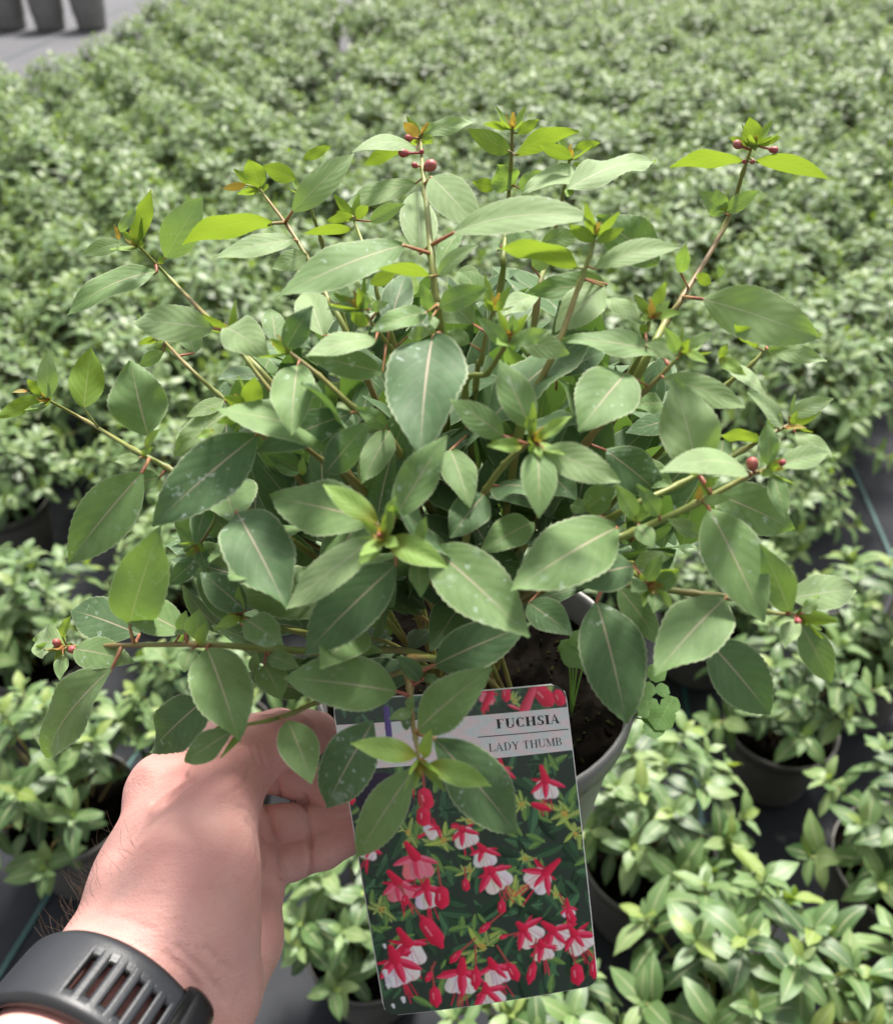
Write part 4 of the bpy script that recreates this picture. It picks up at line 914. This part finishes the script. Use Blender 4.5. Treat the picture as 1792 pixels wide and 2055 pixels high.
# lettering: thick and thin strokes with hairline serifs, cap height 1
def R_(x0, y0, x1, y1): return [(x0, y0), (x1, y0), (x1, y1), (x0, y1)]
def ARC(cx, cy, rx, ry, a0, a1, th, tk, n=16):
    out = []
    for k in range(n):
        q = []
        for a in (a0+(a1-a0)*k/n, a0+(a1-a0)*(k+1)/n):
            a = math.radians(a); wv_ = th+(tk-th)*abs(math.cos(a))**1.6; q.append(((cx+rx*math.cos(a), cy+ry*math.sin(a)), (cx+(rx-wv_)*math.cos(a), cy+(ry-th)*math.sin(a))))
        out.append([q[0][0], q[1][0], q[1][1], q[0][1]])
    return out
def glyph(c, T, h=.035):
    st = lambda x: [R_(x, 0, x+T, 1), R_(x-.09, 0, x+T+.09, h), R_(x-.09, 1-h, x+T+.09, 1)]
    if c == 'F': return st(.1)+[R_(.1, 1-h, .68, 1), R_(.64, .80, .68, 1), R_(.1, .5, .42, .5+h), R_(.39, .42, .42, .61)], .74
    if c == 'L': return st(.1)+[R_(.1, 0, .70, h), R_(.645, 0, .70, .3)], .74
    if c == 'U': return [R_(.1, .3, .1+T, 1), R_(.0, 1-h, .2+T, 1), R_(.74, .3, .74+h, 1), R_(.62, 1-h, .9, 1)]+ARC(.1+(.64+h)/2, .3, (.64+h)/2, .32, 180, 360, h*1.2, T*.72), .9
    if c == 'C': return ARC(.43, .5, .40, .52, 42, 318, h*1.3, T*1.1, 26)+[R_(.70, .66, .74, 1.0), R_(.70, 0, .735, .22)], .80
    if c == 'H': return st(.1)+st(.66)+[R_(.1, .49, .7, .49+h)], .76+T
    if c == 'S': return ARC(.34, .745, .26, .275, 35, 270, h*1.3, T*.85, 14)+ARC(.34, .26, .30, .28, -145, 90, h*1.3, T*.95, 14)+[[(.12, .66), (.34, .42), (.50, .42), (.26, .66)], R_(.56, .72, .60, 1.0), R_(.06, 0, .10, .30)], .68
    if c == 'I': return st(.1), .2+T
    if c == 'A': return [[(.06, 0), (.10, 0), (.43, .93), (.40, 1.0)], [(.40, 1.0), (.44, 1.02), (.78, 0), (.78-T*1.05, 0)], R_(.2, .30, .60, .30+h), R_(-.02, 0, .2, h), R_(.5, 0, .88, h)], .88
    if c == 'D': return st(.1)+ARC(.28, .5, .52, .5, -90, 90, h, T*1.05, 18)+[R_(.1, 0, .3, h), R_(.1, 1-h, .3, 1)], .86
    if c == 'Y': return [[(.04, 1), (.04+T*1.1, 1), (.42+T*.5, .45), (.42-T*.4, .45)], [(.70, 1), (.74, 1), (.42+T*.5, .42), (.42, .45)], R_(.42-T/2, 0, .42+T/2, .47), R_(.28, 0, .57, h), R_(-.05, 1-h, .26, 1), R_(.60, 1-h, .84, 1)], .82
    if c == 'T': return [R_(.34-T/2, 0, .34+T/2, 1), R_(.2, 0, .48, h), R_(0, 1-h, .68, 1), R_(0, .70, .035, 1), R_(.645, .70, .68, 1)], .74
    if c == 'M': return [R_(.1, 0, .1+h, 1), [(.06, 1), (.06+T*1.1, 1), (.50+T*.25, .06), (.50-T*.3, 0)], [(.50-T*.1, 0), (.50+T*.1, .08), (.84, 1), (.80, 1)], R_(.80, 0, .80+T, 1), R_(0, 0, .24, h), R_(.7, 0, .9+T, h), R_(.0, 1-h, .2, 1), R_(.8, 1-h, .9+T, 1)], .90+T
    if c == 'B': return st(.1)+ARC(.34, .74, .32, .26, -90, 90, h, T, 14)+ARC(.36, .26, .37, .27, -90, 90, h, T*1.05, 14)+[R_(.1, 0, .38, h), R_(.1, 1-h, .36, 1), R_(.1, .49, .38, .49+h)], .80
    return [], .38
def text_on_card(txt, pA, pB, cap, T, h, track):
    a = Vector(f2card(*pA)); b = Vector(f2card(*pB)); polys = []; x = 0
    for c in txt:
        g_, adv = glyph(c, T, h)
        polys += [[(px+x, py) for px, py in q] for q in g_]; x += adv+track
    L = x-track; d = (b-a); sxx = d.length/L; e1 = d.normalized(); e2 = Vector((-e1.y, e1.x)); vs, fs = [], []
    for i, q in enumerate(polys):
        k = len(vs)
        ar = sum(q[m][0]*q[(m+1) % len(q)][1]-q[(m+1) % len(q)][0]*q[m][1] for m in range(len(q)))
        if ar < 0: q = q[::-1]
        for px, py in q:
            w2 = a + e1*(px*sxx) + e2*(py*cap*KF); vs.append(card_pt(w2.x, w2.y, .00042+.000002*(i % 25)))
        fs.append(tuple(range(k, k+len(q))))
    return link('lettering', local(mesh('lettering', vs, fs), CC), card, [M['text']], False)
text_on_card('FUCHSIA', (945, 330), (1300, 304), 53, .24, .05, .07)
text_on_card('LADY THUMB', (903, 455), (1310, 424), 46, .13, .035, .09)
lv = []
for q in range(17):
    x = 840+505*q/16; lv += [f2card(x, 374-38*q/16), f2card(x, 378-38*q/16)]
link('rule_line', local(mesh('rule_line', [card_pt(x, y, .00045) for x, y in lv], [(2*q, 2*q+1, 2*q+3, 2*q+2) for q in range(16)]), CC), card, [M['text']], False)
# the tab that hooks the card over the pot's rim (behind the leaves)
tp = [f2card(560, 160), f2card(700, 160)]
tv_ = []
x0, x1 = -.012, .012
rimp = C0 + Vector((0, -.0795, -.012))
for (x, y, o_) in [(x0, CHh/2-.03, -.0008), (x1, CHh/2-.03, -.0008)]: tv_.append(card_pt(x, y, o_))
for x in (x1, x0): tv_.append(rimp + CX*x + Vector((0, .004, 0)))
tab = link('hook_tab', local(mesh('hook_tab', tv_, [(0, 1, 2, 3)]), CC), card, [M['cardw']], False)
tb = tab.modifiers.new('solid', 'SOLIDIFY'); tb.thickness = .0008

# ------------------------------------------------------------------ nursery plants on the ground
LM = []
def bg_leaf_mesh(ns, nh, seed, fold):
    vs, uvs, fs = leaf_geo(1.0, .40, fold, .07, False, ns, nh, seed, 0, .4)
    return vs, uvs, fs
def plant_layout(seed, R=.15, Hh=.20, nshoot=34, dens=1.0):
    """shoot tips over a dome; returns leaf list (base, dir, normal, length, tone) and stems"""
    r = random.Random(seed); L, S = [], []
    for i in range(nshoot):
        f = (i+.5)/nshoot; ph = i*2.39996+r.uniform(-.3, .3); rr = R*math.sqrt(f)*r.uniform(.82, 1.08)
        z = Hh*(1-.62*(rr/R)**2.2)*r.uniform(.82, 1.12)
        tip = Vector((rr*math.cos(ph), rr*math.sin(ph), z)); base = Vector((rr*.25*math.cos(ph), rr*.25*math.sin(ph), 0.0)); mid = base.lerp(tip, .5) + Vector((0, 0, .02))
        S.append((base, mid, tip)); ax = (tip-mid).normalized(); a0 = r.uniform(0, 6.28)
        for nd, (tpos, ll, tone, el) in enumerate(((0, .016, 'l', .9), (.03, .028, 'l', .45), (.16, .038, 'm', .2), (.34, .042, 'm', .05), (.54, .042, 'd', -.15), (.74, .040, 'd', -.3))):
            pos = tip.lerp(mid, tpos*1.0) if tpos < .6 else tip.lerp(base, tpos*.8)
            for sdn in (0, 1):
                if r.random() > dens and nd > 2: continue
                a = a0 + nd*math.pi/2 + sdn*math.pi + r.uniform(-.3, .3)
                o1 = ax.orthogonal().normalized(); o2 = ax.cross(o1); hd = o1*math.cos(a)+o2*math.sin(a)
                d = (hd + ax*(el+r.uniform(-.2, .2))).normalized(); 
                if d.z < -.75: d.z = -.5; d.normalize()
                n = (ax*.9 + UPW*.7 - d*.2).normalized(); L.append((pos, d, n, ll*r.uniform(.75, 1.2), tone))
    return L, S
def leaf_xf(b, d, n, l):
    Z = (n-d*n.dot(d)).normalized(); return Matrix.LocRotScale(b, Matrix((d, Z.cross(d), Z)).transposed().to_quaternion(), Vector((l, l, l)))
POTV, POTF = pot_mesh(.085, .13, .064, 32); potme = mesh('pot', POTV, POTF); potme.materials.append(M['potd']); potme.polygons.foreach_set('use_smooth', [True]*len(potme.polygons))
sme = mesh('soil', *soil_mesh(.081, .113, 5, .004, 6, 32)); sme.materials.append(M['soil'])
def stems_mesh(S, nm):
    vs, fs = [], []
    for b, m, t in S:
        tv, tf = tube(spline([b, m, t], 3), [.0016, .0015, .0014, .0013, .0011, .001, .0008], 5, False); k = len(vs); vs += tv; fs += [tuple(q+k for q in f) for f in tf]
    me = mesh(nm, vs, fs); me.materials.append(M['stem']); me.polygons.foreach_set('use_smooth', [True]*len(me.polygons)); return me
# far plants: eight bushes of joined leaves, shared between copies
VAR = []
for k in range(8):
    L, S = plant_layout(100+k, .165, .205, 48)
    parts = {}
    for q, (b, d, n, l, tone) in enumerate(L):
        vs, uvs, fs = bg_leaf_mesh(4, 1, q, .25); X = leaf_xf(b, d, n, l); P = parts.setdefault('fol', ([], [], [], [])); k0 = len(P[0])
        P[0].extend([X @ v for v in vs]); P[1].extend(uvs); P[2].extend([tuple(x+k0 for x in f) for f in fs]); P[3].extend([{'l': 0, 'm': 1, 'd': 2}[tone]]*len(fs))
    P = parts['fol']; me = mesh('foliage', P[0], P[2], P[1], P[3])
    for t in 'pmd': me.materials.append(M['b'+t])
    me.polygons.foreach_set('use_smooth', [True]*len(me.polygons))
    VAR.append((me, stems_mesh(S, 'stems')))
NEARLEAF = []
for q in range(5):
    vs, uvs, fs = leaf_geo(1.0, .36+.03*q, .2+.06*q, .05+.02*q, False, 6, 1, q, .1*q, .6)
    for t in 'lpmd':
        me = mesh('leaf', vs, fs, uvs); me.materials.append(M['b'+t]); me.polygons.foreach_set('use_smooth', [True]*len(me.polygons)); NEARLEAF.append((t, me))
GROUP = 'fuchsia plants set out in rows on the ground cloth'
def add(name, me, parent, loc=(0, 0, 0)):
    o = bpy.data.objects.new(name, me); COL.objects.link(o); o.parent = parent; o.location = loc; return o
def pot_plant(x, y, k, label, near=False, rot=None, sc=1.0, seed=0, lift=0.0, R=.132, Hh=.20, nsh=22):
    e = empty('nursery_plant', (x, y, .0045)); e.rotation_euler[2] = rnd.uniform(0, 6.28) if rot is None else rot; e.scale = (sc,)*3
    tag(e, label, 'plant', GROUP)
    add('pot', potme, e); add('soil', sme, e)
    if not near:
        me, st_ = VAR[k % len(VAR)]
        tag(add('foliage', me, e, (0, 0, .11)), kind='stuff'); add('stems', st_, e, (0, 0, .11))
    else:
        L, S = plant_layout(500+seed, R, Hh, nsh); L.sort(key=lambda q: -q[0].z)
        add('stems', stems_mesh(S, 'stems'), e, (0, 0, .11))
        for b, d, n, l, tone in L[:290]:
            t2 = {'l': rnd.choice('pmml'), 'm': rnd.choice('mmdp'), 'd': rnd.choice('dddm')}[tone]  # darker leaf mix on near plants: their shading is put into the colour
            me = rnd.choice([m2 for t, m2 in NEARLEAF if t == t2])
            o = add('leaf', me, e); o.matrix_local = Matrix.Translation((0, 0, .11)) @ leaf_xf(b, d, n, l*1.12)
    return e
NEAR = [ # display pixel of the plant's middle at 0.2 m height, label
 (90, 1500, 'bushy green fuchsia plant in a taupe pot beside the green thread of the cloth', .95),
 (725, 1760, 'green fuchsia plant on the cloth seen between the fingers and the printed card', .82),
 (1330, 1600, 'leafy green fuchsia plant on the cloth just beyond the held pot and card', .95),
 (1610, 1330, 'fuchsia plant with bare soil showing inside its taupe pot rim', .9),
 (1500, 1960, 'spreading green fuchsia plant on the bare cloth below the printed card', 1.0),
 (1885, 1630, 'green fuchsia plant beside the gap of bare grey cloth', 1.0),
 (400, 1370, 'green fuchsia plant on the cloth behind the wrist and thumb', .95),
 (1090, 2080, 'green fuchsia plant under the lower edge of the printed card', .85),
 (30, 1190, 'green fuchsia plant between the plant by the green thread and the crowded rows', .95),
 (1790, 1190, 'green fuchsia plant behind the plant with bare soil showing in its pot', .95),
 (1900, 2050, 'green fuchsia plant next to the spreading plant on the bare cloth', .95),
]
near_xy = []
for i, (u, v, lab, sc) in enumerate(NEAR):
    p = GP(u, v, .24); near_xy.append((p.x, p.y)); pot_plant(p.x, p.y, i, lab, True, None, sc, i, nsh=21 if i != 3 else 16)
    print('near', i, round(p.x, 2), round(p.y, 2))
cntp = 0; SPC = .266
th = -.05
for j in range(40):
    for i in range(-30, 31):
        x = (i + (.5 if j % 2 else 0))*SPC + rnd.uniform(-.018, .018); y = .78 + j*SPC*.90 + rnd.uniform(-.018, .018)
        x, y = x*math.cos(th)-(y-1)*math.sin(th), x*math.sin(th)+1+(y-1)*math.cos(th)
        if abs(x) > .515*y+.17 or y > 6.2: continue
        if y > 4.0 and x < -1.58: continue
        if abs(x+.54-.02*(y-5)) < .075 and y > 3.3: continue
        if any(math.hypot(x-a, y-b) < .195 for a, b in near_xy): continue
        if rnd.random() < .02: continue
        if y < .80 and x < -.30: continue
        cntp += 1
        lab = 'bushy green fuchsia plant in the crowded rows of pots beyond the held plant'
        if x < -1.2 and y > 3.75 and (x < -1.3 if y > 4.0 else y > 3.75 and x < -1.58): lab = 'bushy green fuchsia plant on the edge of the bed bordering the pale path'
        elif y > 3.3 and abs(x+.54-.02*(y-5)) < .30: lab = 'bushy green fuchsia plant lining the narrow gap through the crowded rows'
        pot_plant(x, y, rnd.randrange(8), lab, sc=rnd.uniform(.86, 1.12))
print('far plants', cntp)
# large grey tubs across the path
TV, TF = pot_mesh(.115, .23, .09, 40); tme = mesh('pot', TV, TF); tme.materials.append(M['pot']); tme.polygons.foreach_set('use_smooth', [True]*len(tme.polygons))
sm2 = mesh('soil', *soil_mesh(.109, .21, 8, .006, 5, 40)); sm2.materials.append(M['soil'])
for i in range(6):
    e = empty('tub_plant', (-3.62+.262*i, 6.52+.02*(i % 2), .0045)); tag(e, 'low green plant in a large grey pot across the pale path', 'plant', 'large grey pots across the path')
    add('pot', tme, e); add('soil', sm2, e); o = add('foliage', VAR[i % 8][0], e, (0, 0, .21)); o.scale = (.85, .85, .9); tag(o, kind='stuff')
